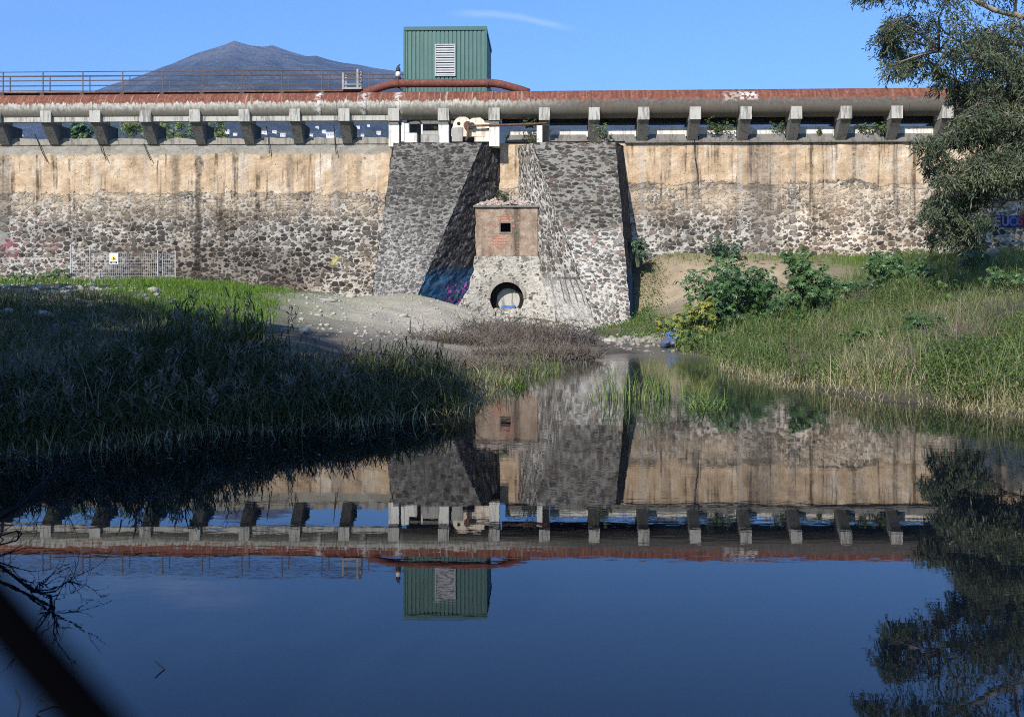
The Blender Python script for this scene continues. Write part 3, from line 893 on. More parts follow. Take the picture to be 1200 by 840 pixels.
mb = MB()
nu, nv = 300, 40
uu = np.linspace(-62, 62, nu + 1)
vv = np.linspace(-1.5, 9.0, nv + 1)
Pm = np.zeros((nv + 1, nu + 1, 3)); UVm = np.zeros((nv + 1, nu + 1, 2))
for j, z in enumerate(vv):
    for i, u in enumerate(uu):
        am = .05 if z > 6.7 else .10
        p = am * mnoise.noise((u * .9, z * .9, 0)) + .05 * mnoise.noise((u * 2.6, z * 2.6, 4)) + (0.0 if z > 6.9 else .03 * min(1, (6.9 - z)))
        if j == nv: p = 0
        Pm[j, i] = W(u, p - .05, z)
        UVm[j, i] = (u, z)
mb.quadgrid(Pm, UVm)
for u0, u1 in ((-62, 62),):
    mb.face([W(u0, -.05, 9.0), W(u1, -.05, 9.0), W(u1, -2.0, 9.0), W(u0, -2.0, 9.0)])
    mb.face([W(u1, -2.0, -1.5), W(u0, -2.0, -1.5), W(u0, -2.0, 9.0), W(u1, -2.0, 9.0)])
    mb.face([W(u0, -2.0, -1.5), W(u0, -.05, -1.5), W(u0, -.05, 9.0), W(u0, -2.0, 9.0)])
    mb.face([W(u1, -.05, -1.5), W(u1, -2.0, -1.5), W(u1, -2.0, 9.0), W(u1, -.05, 9.0)])
wall = mb.build('stone_face', MAT_WALL, dam, False)

# crest kerb: broken grey concrete on the left
CAP_P = 1.05
sup_px = [-6, 53, 111, 170, 228, 286, 345, 403, 461, 519.5, 579, 638, 696.5, 754.5, 815, 874.5, 933.5, 992, 1051.5, 1111, 1170, 1229]
sup_u = [U(px, CAP_P) for px in sup_px]


def crest_piece(u0, u1, zlo, ztop, p1, name, mat, jag=.08, p0=-.6, lab=None):
    n_ = max(4, int((u1 - u0) / .22))
    mb = MB()
    prev = None
    for i in range(n_ + 1):
        u = u0 + (u1 - u0) * i / n_
        zt = ztop + jag * mnoise.noise((u * 1.7, ztop * 3, 0)) + .5 * jag * mnoise.noise((u * 5, 2, 0))
        if i in (0, n_): zt -= jag * 1.2
        zl = zlo
        pp = p1 + .025 * mnoise.noise((u * 2, 3, 9))
        cur = (u, zt, zl, pp)
        if prev:
            a_, b_ = prev, cur
            mb.face([W(a_[0], a_[3], a_[2]), W(b_[0], b_[3], b_[2]), W(b_[0], b_[3], b_[1]), W(a_[0], a_[3], a_[1])])
            mb.face([W(a_[0], a_[3], a_[1]), W(b_[0], b_[3], b_[1]), W(b_[0], p0, b_[1]), W(a_[0], p0, a_[1])])
            mb.face([W(a_[0], -.049, a_[2]), W(b_[0], -.049, b_[2]), W(b_[0], b_[3], b_[2]), W(a_[0], a_[3], a_[2])])
            mb.face([W(b_[0], p0, 9.0), W(a_[0], p0, 9.0), W(a_[0], p0, a_[1]), W(b_[0], p0, b_[1])])
        if i in (0, n_):
            mb.face([W(u, -.049, zl), W(u, pp, zl), W(u, pp, zt), W(u, p0, zt), W(u, p0, 9.003)])
        prev = cur
    return mb.build(name, mat, dam)


for i in range(0, 8):
    a_ = sup_u[i] + .25; b_ = sup_u[i + 1] - .25
    if i == 0: a_ = sup_u[0] - 8
    crest_piece(a_, b_, 8.99, 9.30, .004, 'crest_kerb', MAT_CREST)
# white parapet blocks on the right, on a grey sloping ledge
for i in range(10, 21):
    a_ = sup_u[i] + .27; b_ = sup_u[i + 1] - .27
    if i == 10: a_ = sup_u[10] + .5
    mb = MB()
    zt = 9.76 if i > 12 else 9.66
    n_ = 8
    for k in range(n_):
        u0, u1 = a_ + (b_ - a_) * k / n_, a_ + (b_ - a_) * (k + 1) / n_
        za, zb = [zt + .05 * mnoise.noise((u * 2.1, 5, 0)) - (.14 if (i in (15,) and 2 <= kk <= 6 and kk != 4) else 0) for u, kk in ((u0, k), (u1, k + 1))]
        mb.hexa([W(u0, -.10, 9.30), W(u1, -.10, 9.30), W(u1, -.32, 9.30), W(u0, -.32, 9.30), W(u0, -.10, za), W(u1, -.10, zb), W(u1, -.32, zb), W(u0, -.32, za)])
    mb.build('parapet', MAT_WHITE, dam)
    mb = MB()
    mb.hexa([W(a_, .10, 9.06), W(b_, .10, 9.06), W(b_, -.4, 9.004), W(a_, -.4, 9.004), W(a_ + .1, -.02, 9.40), W(b_ - .1, -.02, 9.40), W(b_ - .1, -.4, 9.41), W(a_ + .1, -.4, 9.41)])
    bevel(mb.build('ledge', MAT_CORBEL, dam), .03)
mb = MB()
mb.hexa([W(5.6, .12, 8.97), W(62, .12, 8.97), W(62, -.6, 9.003), W(5.6, -.6, 9.003), W(5.6, .12, 9.055), W(62, .12, 9.055), W(62, -.6, 9.058), W(5.6, -.6, 9.058)])
mb.build('drip_moulding', MAT_CORBEL, dam)

# buttresses ------------------------------------------------------------
def pf(z): return 1.15 + (8.85 - z) * .525


def buttress(side):
    zt, zb = 8.86, -1.2
    pt, pb = pf(zt), pf(zb)
    if side < 0:
        inn = lambda p: -.64 - .69 * p
        outf = lambda z: -5.75 - .41 * (8.85 - z) / 7.35
        outw = lambda z: -6.02 - .5 * (8.85 - z) / 7.35
    else:
        inn = lambda p: .35 + .62 * p
        outf = lambda z: 5.06 + .36 * (8.85 - z) / 8.5
        outw = lambda z: 5.56 + .75 * (8.85 - z) / 8.5
    root = dam
    c = dict(ft_o=W(outf(zt), pt, zt), fb_o=W(outf(zb), pb, zb), ft_i=W(inn(pt), pt, zt), fb_i=W(inn(pb), pb, zb),
             wt_o=W(outw(zt), -.1, zt), wb_o=W(outw(zb), -.1, zb), wt_i=W(inn(-.1), -.1, zt), wb_i=W(inn(-.1), -.1, zb))
    b = MB(); ck = MB(); ot = MB(); tp = MB()
    A = .075
    if side < 0:
        b.patch(c['fb_o'], c['fb_i'], c['ft_i'], c['ft_o'], 26, 48, A, uvo=(3, 0), nscale=2.4)
        ck.patch(c['fb_i'], c['wb_i'], c['wt_i'], c['ft_i'], 26, 48, A, nscale=2.4)
        ot.patch(c['wb_o'], c['fb_o'], c['ft_o'], c['wt_o'], 22, 36, A, uvo=(17, 0))
        tp.patch(c['ft_o'], c['ft_i'], c['wt_i'], c['wt_o'], 8, 6, .06)
        bt_ = b.build('buttress', MAT_BUTT, root)
        ck.build('inner_cheek', MAT_DAMP_SHADE, bt_); ot.build('outer_cheek', MAT_BUTT, bt_)
    else:
        b.patch(c['fb_i'], c['fb_o'], c['ft_o'], c['ft_i'], 26, 48, A, uvo=(40, 0), nscale=2.4)
        ck.patch(c['wb_i'], c['fb_i'], c['ft_i'], c['wt_i'], 26, 48, A, nscale=2.4)
        ot.patch(c['fb_o'], c['wb_o'], c['wt_o'], c['ft_o'], 22, 36, A * .6, uvo=(23, 0))
        tp.patch(c['ft_i'], c['ft_o'], c['wt_o'], c['wt_i'], 8, 6, .06)
        bt_ = b.build('buttress', MAT_LIMED, root)
        ck.build('inner_cheek', MAT_PALE, bt_); ot.build('outer_cheek', MAT_DAMP_SHADE, bt_)  # outer cheek takes the dark stone so its colour carries the sunless side's shade
    tp.build('coping', MAT_CONC, bt_)


buttress(-1)
buttress(1)

# painted lettering low on the right of the wall
def text_mesh(body, size):
    cu = bpy.data.curves.new('lettering', 'FONT')
    cu.body = body; cu.size = size; cu.extrude = .004; cu.offset = .018
    o = bpy.data.objects.new('lettering', cu)
    link(o)
    dg = bpy.context.evaluated_depsgraph_get()
    me = bpy.data.meshes.new_from_object(o.evaluated_get(dg))
    V = np.array([v.co[:] for v in me.vertices]); Fc = [list(p.vertices) for p in me.polygons]
    bpy.data.objects.remove(o); bpy.data.meshes.remove(me)
    return V, Fc


def flat(name, c, rough=.7):
    m, N, out = new_mat(name)
    pos = N.n('ShaderNodeNewGeometry').outputs['Position']
    n_ = N.noise(pos, 14.0, 4, .6)
    col = N.mix(N.m('MULTIPLY', n_, .5), c, tuple(x * .55 for x in c))
    finish(N, out, col, rough)
    return m


def wall_text(body, px, py, size, sx, mat, p=.17):
    V, Fc = text_mesh(body, size)
    u0, z0 = U(px, p), ZZ(px, py, p)
    Vw = np.array([W(u0 + v[0] * sx, p + v[2], z0 + v[1]) for v in V])
    np_obj('painted_letters', Vw, Fc, mat, dam)


G_BACK = flat('graffiti_navy', (.018, .018, .06)); G_BLUE = flat('graffiti_blue', (.04, .10, .36)); G_LILAC = flat('graffiti_lilac', (.20, .18, .32)); G_RED = flat('graffiti_red', (.30, .035, .03))
mb = MB()
mb.hexa([W(U(1164), .10, ZZ(1164, 266)), W(U(1205), .10, ZZ(1205, 266.5)), W(U(1205), .02, ZZ(1205, 266.5)), W(U(1164), .02, ZZ(1164, 266)), W(U(1165), .11, ZZ(1165, 253.5)), W(U(1205), .11, ZZ(1205, 252.5)), W(U(1205), .02, ZZ(1205, 252.5)), W(U(1165), .02, ZZ(1165, 253.5))])
mb.build('paint_panel', G_BACK, dam)
wall_text('E', 1165.5, 264.5, .62, .95, G_LILAC, .12)
wall_text('U', 1174, 264.5, .62, .8, G_LILAC, .12)
wall_text('O', 1182, 264.5, .62, .95, G_BLUE, .12)
wall_text('S', 1192.5, 263.5, .62, .95, G_RED, .12)

# ================================================================== gatehouse at the foot
gate = empty('gatehouse', W(-.26, 1.6, .5))
tag(gate, 'small ochre rendered gatehouse with square window above a round arched outlet, between two buttresses', 'gatehouse')
GP = 1.6
gu0, gu1 = U(557, GP), U(630, GP)
gz1, gz0 = ZZ(594, 243, GP), ZZ(594, 300, GP)
wu0, wu1 = U(586.5, GP), U(598.5, GP)
wz0, wz1 = ZZ(592, 272, GP), ZZ(592, 261.5, GP)
mb = MB()


def rect(mb, u0, u1, z0, z1, p, uo=0.0, n=6):
    mb.patch(W(u0, p, z0), W(u1, p, z0), W(u1, p, z1), W(u0, p, z1), n, n, .022, 2.0, uvo=(u0 - gu0, 0))


rect(mb, gu0, wu0, gz0, gz1, GP); rect(mb, wu1, gu1, gz0, gz1, GP)
rect(mb, wu0, wu1, gz0, wz0, GP, n=3); rect(mb, wu0, wu1, wz1, gz1, GP, n=3)
mb.patch(W(gu0, -.2, gz0), W(gu0, GP, gz0), W(gu0, GP, gz1), W(gu0, -.2, gz1), 10, 8, .02)
mb.patch(W(gu1, GP, gz0), W(gu1, -.2, gz0), W(gu1, -.2, gz1), W(gu1, GP, gz1), 10, 8, .02)
mb.build('upper_wall', MAT_OCHRE, gate)
mb = MB()   # window reveal, open at the front
for q in (((wu0, GP, wz0), (wu1, GP, wz0), (wu1, GP - .5, wz0), (wu0, GP - .5, wz0)), ((wu0, GP, wz1), (wu1, GP, wz1), (wu1, GP - .5, wz1), (wu0, GP - .5, wz1)),
          ((wu0, GP, wz0), (wu0, GP, wz1), (wu0, GP - .5, wz1), (wu0, GP - .5, wz0)), ((wu1, GP, wz0), (wu1, GP, wz1), (wu1, GP - .5, wz1), (wu1, GP - .5, wz0)),
          ((wu0, GP - .5, wz0), (wu1, GP - .5, wz0), (wu1, GP - .5, wz1), (wu0, GP - .5, wz1))):
    mb.face([W(*x) for x in q])
wn = mb.build('window', MAT_HOLE, gate)
mb = MB()
for (a0, a1, b0, b1) in ((wu0 - .07, wu1 + .07, wz1, wz1 + .07), (wu0 - .07, wu1 + .07, wz0 - .07, wz0), (wu0 - .07, wu0, wz0, wz1), (wu1, wu1 + .07, wz0, wz1)):
    mb.box(a0, a1, GP - .05, GP + .025, b0, b1, W)
mb.build('window_surround', MAT_BRICKF, wn)
# roof: thin projecting cornice with a rubble covered slope behind
mb = MB(); mb.box(gu0 - .1, gu1 + .1, GP - .3, GP + .12, gz1 + .003, gz1 + .09, W)
bevel(mb.build('cornice', MAT_CORBEL, gate), .02)
mb = MB()
mb.patch(W(gu0 - .05, GP + .06, gz1 + .085), W(gu1 + .05, GP + .06, gz1 + .085), W(gu1 - .2, .0, gz1 + .6), W(gu0 + .2, .0, gz1 + .6), 14, 12, .10, 2.2)
mb.patch(W(gu0 - .05, -.1, gz1 - .1), W(gu0 - .05, GP + .06, gz1 + .085), W(gu0 + .2, .1, gz1 + .75), W(gu0 + .2, -.1, gz1 + .75), 2, 2)
mb.patch(W(gu1 + .05, GP + .06, gz1 + .085), W(gu1 + .05, -.1, gz1 - .1), W(gu1 - .2, -.1, gz1 + .75), W(gu1 - .2, .1, gz1 + .75), 2, 2)
mb.build('rubble_roof', MAT_FLAKE, gate)

# lower wall with arch
LP = 1.68
ac_u = U(594, LP); ar = .82; sz = ZZ(594, 350, LP); bot = -.4
arch = [(ac_u - ar * .72, bot), (ac_u - ar * .72, sz - ar * .694)] + [(ac_u - ar * math.cos(t), sz + ar * math.sin(t)) for t in np.linspace(-.767, math.pi + .767, 31)] + [(ac_u + ar * .72, bot)]
lo0, lo1 = -.64 - .69 * 2.7 - .1, .35 + .62 * 2.7 + .1
zs = 2.55
outp = [(lo0, bot), (lo0, 1.0), (lo0, zs)]
outp += [(lo0 + (gu0 - lo0) * .6, zs + .35), (gu0 - .03, gz0)] + [(gu0 - .03 + (gu1 + .06 - gu0) * k / 15, gz0) for k in range(1, 16)] + [(lo1 - (lo1 - gu1) * .6, zs + .35), (lo1, zs)]
outp += [(lo1, 1.4), (lo1, 1.0), (lo1, bot)]
# resample the outer path to as many points as the arch
def resample(path, n):
    path = np.array(path); s_ = np.r_[0, np.cumsum(np.linalg.norm(np.diff(path, axis=0), axis=1))]
    t = np.linspace(0, s_[-1], n)
    return np.c_[np.interp(t, s_, path[:, 0]), np.interp(t, s_, path[:, 1])]


ar_ = resample(arch, 61); ou_ = resample(outp, 61)
nk = 7
Pm = np.zeros((nk + 1, 61, 3)); UVm = np.zeros((nk + 1, 61, 2))
for j in range(nk + 1):
    f_ = j / nk
    for i in range(61):
        u, z = ar_[i] * (1 - f_) + ou_[i] * f_
        q = LP + .04 * mnoise.noise((u * 2, z * 2, 0)) * (j > 0) + .62 * max(0, 2.75 - z) * f_ ** 1.3
        Pm[j, i] = W(u, q, z); UVm[j, i] = (u, z)
mb = MB(); mb.quadgrid(Pm[:, ::-1], UVm[:, ::-1])
mb.face([W(gu0 - .03, GP - .3, gz0 + .002), W(gu0 - .03, LP, gz0 + .002), W(gu1 + .03, LP, gz0 + .002), W(gu1 + .03, GP - .3, gz0 + .002)])
lw = mb.build('lower_wall', MAT_FLAKE, gate)
# ring of voussoirs
mb = MB()
ring_o = [(ac_u - (ar + .16) * math.cos(t), sz + (ar + .16) * math.sin(t)) for t in np.linspace(0, math.pi, 25)]
ring_i = [(ac_u - (ar - .02) * math.cos(t), sz + (ar - .02) * math.sin(t)) for t in np.linspace(0, math.pi, 25)]
for i in range(24):
    a_, b_, c_, d__ = ring_i[i], ring_i[i + 1], ring_o[i + 1], ring_o[i]
    mb.hexa([W(a_[0], LP + .06, a_[1]), W(b_[0], LP + .06, b_[1]), W(b_[0], LP - .2, b_[1]), W(a_[0], LP - .2, a_[1]), W(d__[0], LP + .06, d__[1]), W(c_[0], LP + .06, c_[1]), W(c_[0], LP - .2, c_[1]), W(d__[0], LP - .2, d__[1])])
mb.build('arch_ring', MAT_CREST, lw)
# tunnel barrel and the round pipe mouth in its end wall
TD = .5
mb = MB()
for i in range(60):
    a_, b_ = ar_[i], ar_[i + 1]
    mb.face([W(a_[0], LP, a_[1]), W(b_[0], LP, b_[1]), W(b_[0], LP - TD, b_[1]), W(a_[0], LP - TD, a_[1])])
tn = mb.build('tunnel', MAT_CORBEL, gate)
pu, pz, pr = ac_u + .05, sz - .06, .56
circ = [(pu - pr * math.cos(t), pz + pr * math.sin(t)) for t in np.linspace(-math.pi / 2 + .001, 1.5 * math.pi - .001, 61)]
mb = MB()
for i in range(60):
    a_, b_ = ar_[i], ar_[i + 1]; c_, d__ = circ[i + 1], circ[i]
    mb.face([W(a_[0], LP - TD, a_[1]), W(b_[0], LP - TD, b_[1]), W(c_[0], LP - TD, c_[1]), W(d__[0], LP - TD, d__[1])])
    mb.face([W(d__[0], LP - TD, d__[1]), W(c_[0], LP - TD, c_[1]), W(c_[0], LP - TD - .16, c_[1]), W(d__[0], LP - TD - .16, d__[1])])
mb.build('end_wall', MAT_HOLE, tn)
mb = MB(); mb.face([W(c_[0], LP - TD - .14, c_[1]) for c_ in circ[:-1]])
mb.build('bulkhead', MAT_CAP, tn)
mb = MB()
mb.patch(W(ac_u - .66, LP + .12, pz - .95), W(ac_u + .66, LP + .12, pz - .95), W(ac_u + .62, LP - .45, pz - .44), W(ac_u - .62, LP - .45, pz - .44), 16, 10, .10, 3.5)
mb.build('rubble_sill', MAT_FLAKE, gate)
# blue sheet in the pipe mouth
m, N, out = new_mat('blue_plastic')
pos = N.n('ShaderNodeNewGeometry').outputs['Position']
n_ = N.noise(pos, 6, 4, .6)
finish(N, out, N.ramp(n_, [(.3, (.03, .08, .26)), (.6, (.06, .16, .45)), (.8, (.22, .36, .6))]), .35, n_, .3, .03, spec=.5)
MAT_BLUE = m
mb = MB()
nk_ = 8
Pm = np.zeros((3, nk_ + 1, 3)); UVm = np.zeros((3, nk_ + 1, 2))
for j in range(3):
    for i in range(nk_ + 1):
        u = pu - .34 + .68 * i / nk_
        Pm[j, i] = W(u, LP - TD - .11 + .1 * (2 - j) + .03 * mnoise.noise((u * 5, j, 2)), pz - .53 + .12 * j + .03 * mnoise.noise((u * 6, j * 2, 5)))
mb.quadgrid(Pm, UVm)
o = mb.build('plastic_sheet', MAT_BLUE, None, True, W(pu, LP - TD - .2, pz - .6))
o.modifiers.new('t', 'SOLIDIFY').thickness = .015
tag(o, 'bright blue plastic sheet lying at the bottom of the round outlet pipe', 'plastic sheet')

# ================================================================== pipe supports
def support(column=False):
    root = empty('pipe_support', (0, 0, 0), -TH)
    root['_world'] = 1
    hw = .27
    mb = MB(); mb.box(-hw, hw, -CAP_P, .15, .97, 1.58)
    bevel(mb.build('cap', MAT_CAP, root), .025)
    mb = MB()
    if not column:
        mb.hexa([(-hw + .03, -.06, 0), (hw - .03, -.06, 0), (hw - .03, 1.15, 0), (-hw + .03, 1.15, 0), (-hw + .015, -CAP_P + .07, .967), (hw - .015, -CAP_P + .07, .967), (hw - .015, 1.15, .967), (-hw + .015, 1.15, .967)])
        bevel(mb.build('corbel', MAT_CORBEL, root), .02)
    else:
        mb.box(-hw + .02, hw - .02, -CAP_P + .12, -.1, -.28, .80)
        bevel(mb.build('column', MAT_WHITE, root), .015)
        mb = MB(); mb.box(-hw + .04, hw - .04, -CAP_P + .08, .1, .803, .967)
        mb.build('neck', MAT_CORBEL, root)
    return root


def copy_tree(o, parent=None):
    c = o.copy(); link(c); c.parent = parent
    for ch in list(o.children): copy_tree(ch, c)
    return c


near_names = {8: 'at the left end of the left buttress', 9: 'left of the cream machine', 10: 'right of the cream machine'}
sup_std = support(False); sup_col = support(True)
used = {0: False, 1: False}
ordn = ['first', 'second', 'third', 'fourth', 'fifth', 'sixth', 'seventh', 'eighth', 'ninth', 'tenth', 'eleventh']
for i, u in enumerate(sup_u):
    colm = i in (8, 9, 10)
    src = sup_col if colm else sup_std
    if used[int(colm)]:
        r_ = copy_tree(src)
    else:
        r_ = src; used[int(colm)] = True
    r_.location = W(u, 0, 9.0)
    if colm:
        lab = 'white column with grey cap under the pipe, ' + near_names[i]
    elif i < 8:
        lab = 'grey concrete corbel under the big pipe, %s from the left end' % ordn[i]
    else:
        lab = 'grey corbel %s' % ordn[i - 11] if i > 11 else 'grey concrete corbel under the big pipe, above the right buttress'
        if i > 11: lab = 'grey concrete corbel under the big pipe, %s right of the right buttress' % ordn[i - 12]
    tag(r_, lab, 'pipe support', 'concrete supports under the big pipe')

# beams between the left supports
bsrc = None
for i in range(0, 8):
    u0, u1 = sup_u[i] + .262, sup_u[i + 1] - .262
    mb = MB(); mb.box(-(u1 - u0) / 2, (u1 - u0) / 2, -.86, -.56, 0, .235)
    o = mb.build('concrete_beam', MAT_CAP, None)
    bevel(o, .02)
    o.location = W((u0 + u1) / 2, 0, 10.02); o.rotation_euler = (0, 0, -TH)
    tag(o, 'thin pale concrete beam under the big pipe, in the %s gap between corbels from the left' % ordn[i], 'beam', 'concrete beams between left corbels')
# dark girder added behind the right half to fill the shaded gap
mb = MB(); mb.box(0, 34, .35, .55, -.22, .22); mb.box(0, 34, .2, .7, .20, .24); mb.box(0, 34, .2, .7, -.24, -.20)
o = mb.build('filler_girder', MAT_DARKST); o.location = W(U(588), 0, 10.2); o.rotation_euler = (0, 0, -TH)
tag(o, 'dark steel girder added to fill the shaded gap behind the big pipe on the right', 'girder')

# ================================================================== big pipe
PR = .68; PC = .40
pz_l, pz_r = 10.735, 10.88
ul, ur = -40.0, 40.0
proot = empty('water_pipe', W(0, PC, (pz_l + pz_r) / 2), -TH)
tag(proot, 'huge rusty red water pipe with limescale streaked belly running along the dam top', 'pipe')
slope = (pz_r - pz_l) / 52.0
def tube_local(name, x0, x1, r, mat, parent, n=40, seg=1):
    mb = MB()
    pts = [(x0 + (x1 - x0) * k / seg, 0, slope * (x0 + (x1 - x0) * k / seg)) for k in range(seg + 1)]
    mb.tube(pts, r, n)
    # parent-local coordinates
    V = np.array(mb.v)
    me = bpy.data.meshes.new(name); me.from_pydata(V.tolist(), [], mb.f); me.materials.append(mat)
    me.polygons.foreach_set('use_smooth', [len(p.vertices) == 4 for p in me.polygons])
    o = bpy.data.objects.new(name, me); o.parent = parent
    return link(o)


tube_local('barrel', ul, ur, PR, MAT_PIPE, proot, 48, 40)
for px in (115, 379, 397, 430, 470, 573, 692, 862, 1060):
    x = U(px, PC); w_ = .03 if px not in (430,) else .12
    tube_local('weld_band', x - w_, x + w_, PR + .012, MAT_PIPE, proot, 48)

# walkway plate and railings along the left half
WZ = 11.55
wk = empty('walkway', W(U(200), -.2, WZ))
tag(wk, 'narrow rust edged walkway plate lying on top of the big pipe at left', 'walkway')
mb = MB(); mb.box(-36, U(425, .3), -1.0, .34, WZ, WZ + .07, W)
mb.build('deck_plate', MAT_BROWN, wk)
for k in range(22):
    px = 4 + 46.7 * k
    if px > 425: break
    mb = MB(); u = U(px, .2); mb.box(u - .1, u + .1, -.2, .36, WZ - .16, WZ - .003, W)
    mb.build('bracket', MAT_DARKST, wk)
    mb = MB(); mb.box(u - .16, u + .12, .2, .37, WZ - .24, WZ - .163, W); mb.build('pad', MAT_WHITE, wk)


def railing(p, px0, px1, label, off):
    r_ = empty('railing', W(U((px0 + px1) / 2, p), p, WZ + .07))
    tag(r_, label, 'railing', 'walkway railings')
    u0, u1 = U(px0, p), U(px1, p)
    for k, hh in enumerate((1.0, .80, .54, .28)):
        mb = MB(); mb.tube([W(u0, p, WZ + .07 + hh), W((u0 + u1) / 2, p, WZ + .07 + hh + .01), W(u1, p, WZ + .07 + hh)], .024 if k == 0 else .016, 6)
        mb.build('rail', MAT_RAIL, r_)
    px = px0 + off
    while px < px1 + 1:
        mb = MB(); u = U(px, p); mb.box(u - .022, u + .022, p - .022, p + .022, WZ + .05, WZ + 1.07, W)
        mb.build('post', MAT_RAIL, r_); px += 46.7
    return r_


railing(.25, -90, 423, 'rusty four bar railing along the pond side edge of the walkway', 0.3)
railing(-.92, -90, 474, 'rusty four bar railing along the far edge of the walkway, reaching the green shed', 8.5)
# short pale gate at the end of the walkway
gt = empty('stair_gate', W(U(413, .4), .4, WZ + .07))
tag(gt, 'small pale steel stair gate at the right end of the walkway railing', 'gate')
for (pa, p_) in ((402, .45), (405.5, -.1), (419, .45), (423.5, -.1)):
    mb = MB(); u = U(pa, p_); mb.box(u - .05, u + .05, p_ - .03, p_ + .03, WZ + .07, WZ + (1.08 if pa > 415 else .9), W); mb.build('post', MAT_PALEST, gt)
for hh in (.3, .58, .86):
    mb = MB(); mb.box(U(402, .45), U(423, .45), .44, .48, WZ + hh, WZ + hh + .045, W); mb.build('rail', MAT_PALEST if hh < .5 else MAT_RAIL, gt)
mb = MB(); mb.box(U(402, .45), U(424, .45), -.1, .55, WZ + .075, WZ + .16, W); mb.build('step', MAT_PALEST, gt)

# bypass pipe
bz = ZZ(520, 99, -.1)
by = empty('bypass_pipe', W(U(520), .0, bz - .2))
tag(by, 'thinner dark red bypass pipe bent up in front of the green shed', 'pipe')
bp_ = [(424, 110), (434, 106.5), (446, 102.5), (456, 99.6), (463, 98.4), (470, 98), (500, 98), (540, 98), (573, 97.6), (580, 98), (587, 99), (600, 102.5), (612, 106), (620, 109)]
mb = MB(); mb.tube([W(U(px, .25), .25, ZZ(px, py, .25)) for px, py in bp_], .20, 20)
mb.build('barrel', MAT_RUST, by, True)
for px in (466, 571):
    mb = MB(); mb.tube([W(U(px - 1, .25), .25, ZZ(px, 98, .25)), W(U(px + 1, .25), .25, ZZ(px, 98, .25))], .235, 20); mb.build('flange', MAT_RUST, by)
for px in (471, 576):
    mb = MB(); mb.tube([W(U(px - 5, .25), .25, ZZ(px, 100, .25)), W(U(px, .25), .25, ZZ(px, 107, .25))], .04, 6); mb.build('strut', MAT_DARKST, by)
# air valve on the bypass
av = empty('air_valve', W(U(466.5, .2), .2, ZZ(466, 94, .2)))
tag(av, 'small black and white air valve standing on the bypass pipe left of the shed', 'valve')
u = U(466.5, .2)
zv = ZZ(466, 95, .2)
mb = MB(); mb.tube([W(u, .2, zv - .15), W(u, .2, zv + .05)], .09, 12); mb.build('stub', MAT_RUST, av)
mb = MB(); mb.tube([W(u, .2, zv + q) for q in (.05, .06, .18, .19)], [.14, .14, .14, .12], 12); mb.build('base_flange', MAT_DARKST, av)
mb = MB(); mb.tube([W(u, .2, zv + q) for q in (.19, .24, .34, .42, .47)], [.06, .12, .13, .11, .05], 14); mb.build('body', MAT_WHITE, av, True)
mb = MB(); mb.tube([W(u, .2, zv + q) for q in (.46, .5, .58, .68, .76)], [.06, .12, .12, .08, .03], 10); mb.tube([W(u - .05, .2, zv + .66), W(u + .1, .2, zv + .82)], .035, 6); mb.build('top', MAT_DARKST, av)

# ================================================================== shed
SP = -1.4
su0, su1 = U(474, SP), U(569.5, SP)
sz1 = ZZ(520, 32, SP); sz0 = 11.15; SDp = 5.2
shed = empty('metal_shed', W((su0 + su1) / 2, SP - SDp / 2, 9.0))
tag(shed, 'dark green corrugated metal shed with a grey louvre, standing on the dam top', 'shed')


def corrugated(c0, c1, nrm, z0, z1, nr, depth):
    mb = MB()
    c0, c1, nrm = np.array(c0[:2]), np.array(c1[:2]), np.array(nrm[:2])
    prof_ = []
    for k in range(nr):
        t0, t1 = k / nr, (k + 1) / nr; w_ = t1 - t0
        prof_ += [(t0, 0), (t0 + w_ * .70, 0), (t0 + w_ * .78, depth), (t0 + w_ * .92, depth)]
    prof_.append((1, 0))
    for a_, b_ in zip(prof_[:-1], prof_[1:]):
        A_ = c0 + (c1 - c0) * a_[0] + nrm * a_[1]; B_ = c0 + (c1 - c0) * b_[0] + nrm * b_[1]
        mb.face([(A_[0], A_[1], z0), (B_[0], B_[1], z0), (B_[0], B_[1], z1), (A_[0], A_[1], z1)])
    return mb


fn_ = (-ST, -CT, 0); rn_ = (CT, -ST, 0)
corrugated(W(su0, SP, 0), W(su1, SP, 0), fn_, sz0, sz1 - .17, 20, -.045).build('front_wall', MAT_GREEN, shed)
corrugated(W(su1, SP, 0), W(su1, SP - SDp, 0), rn_, sz0, sz1 - .17, 24, -.045).build('side_wall', MAT_GREEN, shed)
corrugated(W(su0, SP - SDp, 0), W(su0, SP, 0), (-CT, ST, 0), sz0, sz1 - .17, 24, -.045).build('side_wall', MAT_GREEN, shed)
corrugated(W(su1, SP - SDp, 0), W(su0, SP - SDp, 0), (ST, CT, 0), sz0, sz1 - .17, 20, -.045).build('back_wall', MAT_GREEN, shed)
mb = MB(); mb.box(su0 - .04, su1 + .04, SP - SDp - .04, SP + .05, sz1 - .17, sz1 + .02, W)
bevel(mb.build('roof', MAT_GREEN_TRIM, shed), .015)
for u in (su0, su1):
    mb = MB(); mb.box(u - .05, u + .05, SP - .06, SP + .03, sz0, sz1 - .173, W); mb.build('corner_trim', MAT_GREEN_TRIM, shed)
lu0, lu1 = U(511, SP), U(532.5, SP); lz0, lz1 = ZZ(520, 88.5, SP), ZZ(520, 53.5, SP)
mb = MB(); mb.box(lu0 - .03, lu1 + .03, SP - .06, SP + .02, lz0, lz1, W)
lv = mb.build('louvre', MAT_DARKST, shed)
mb = MB()
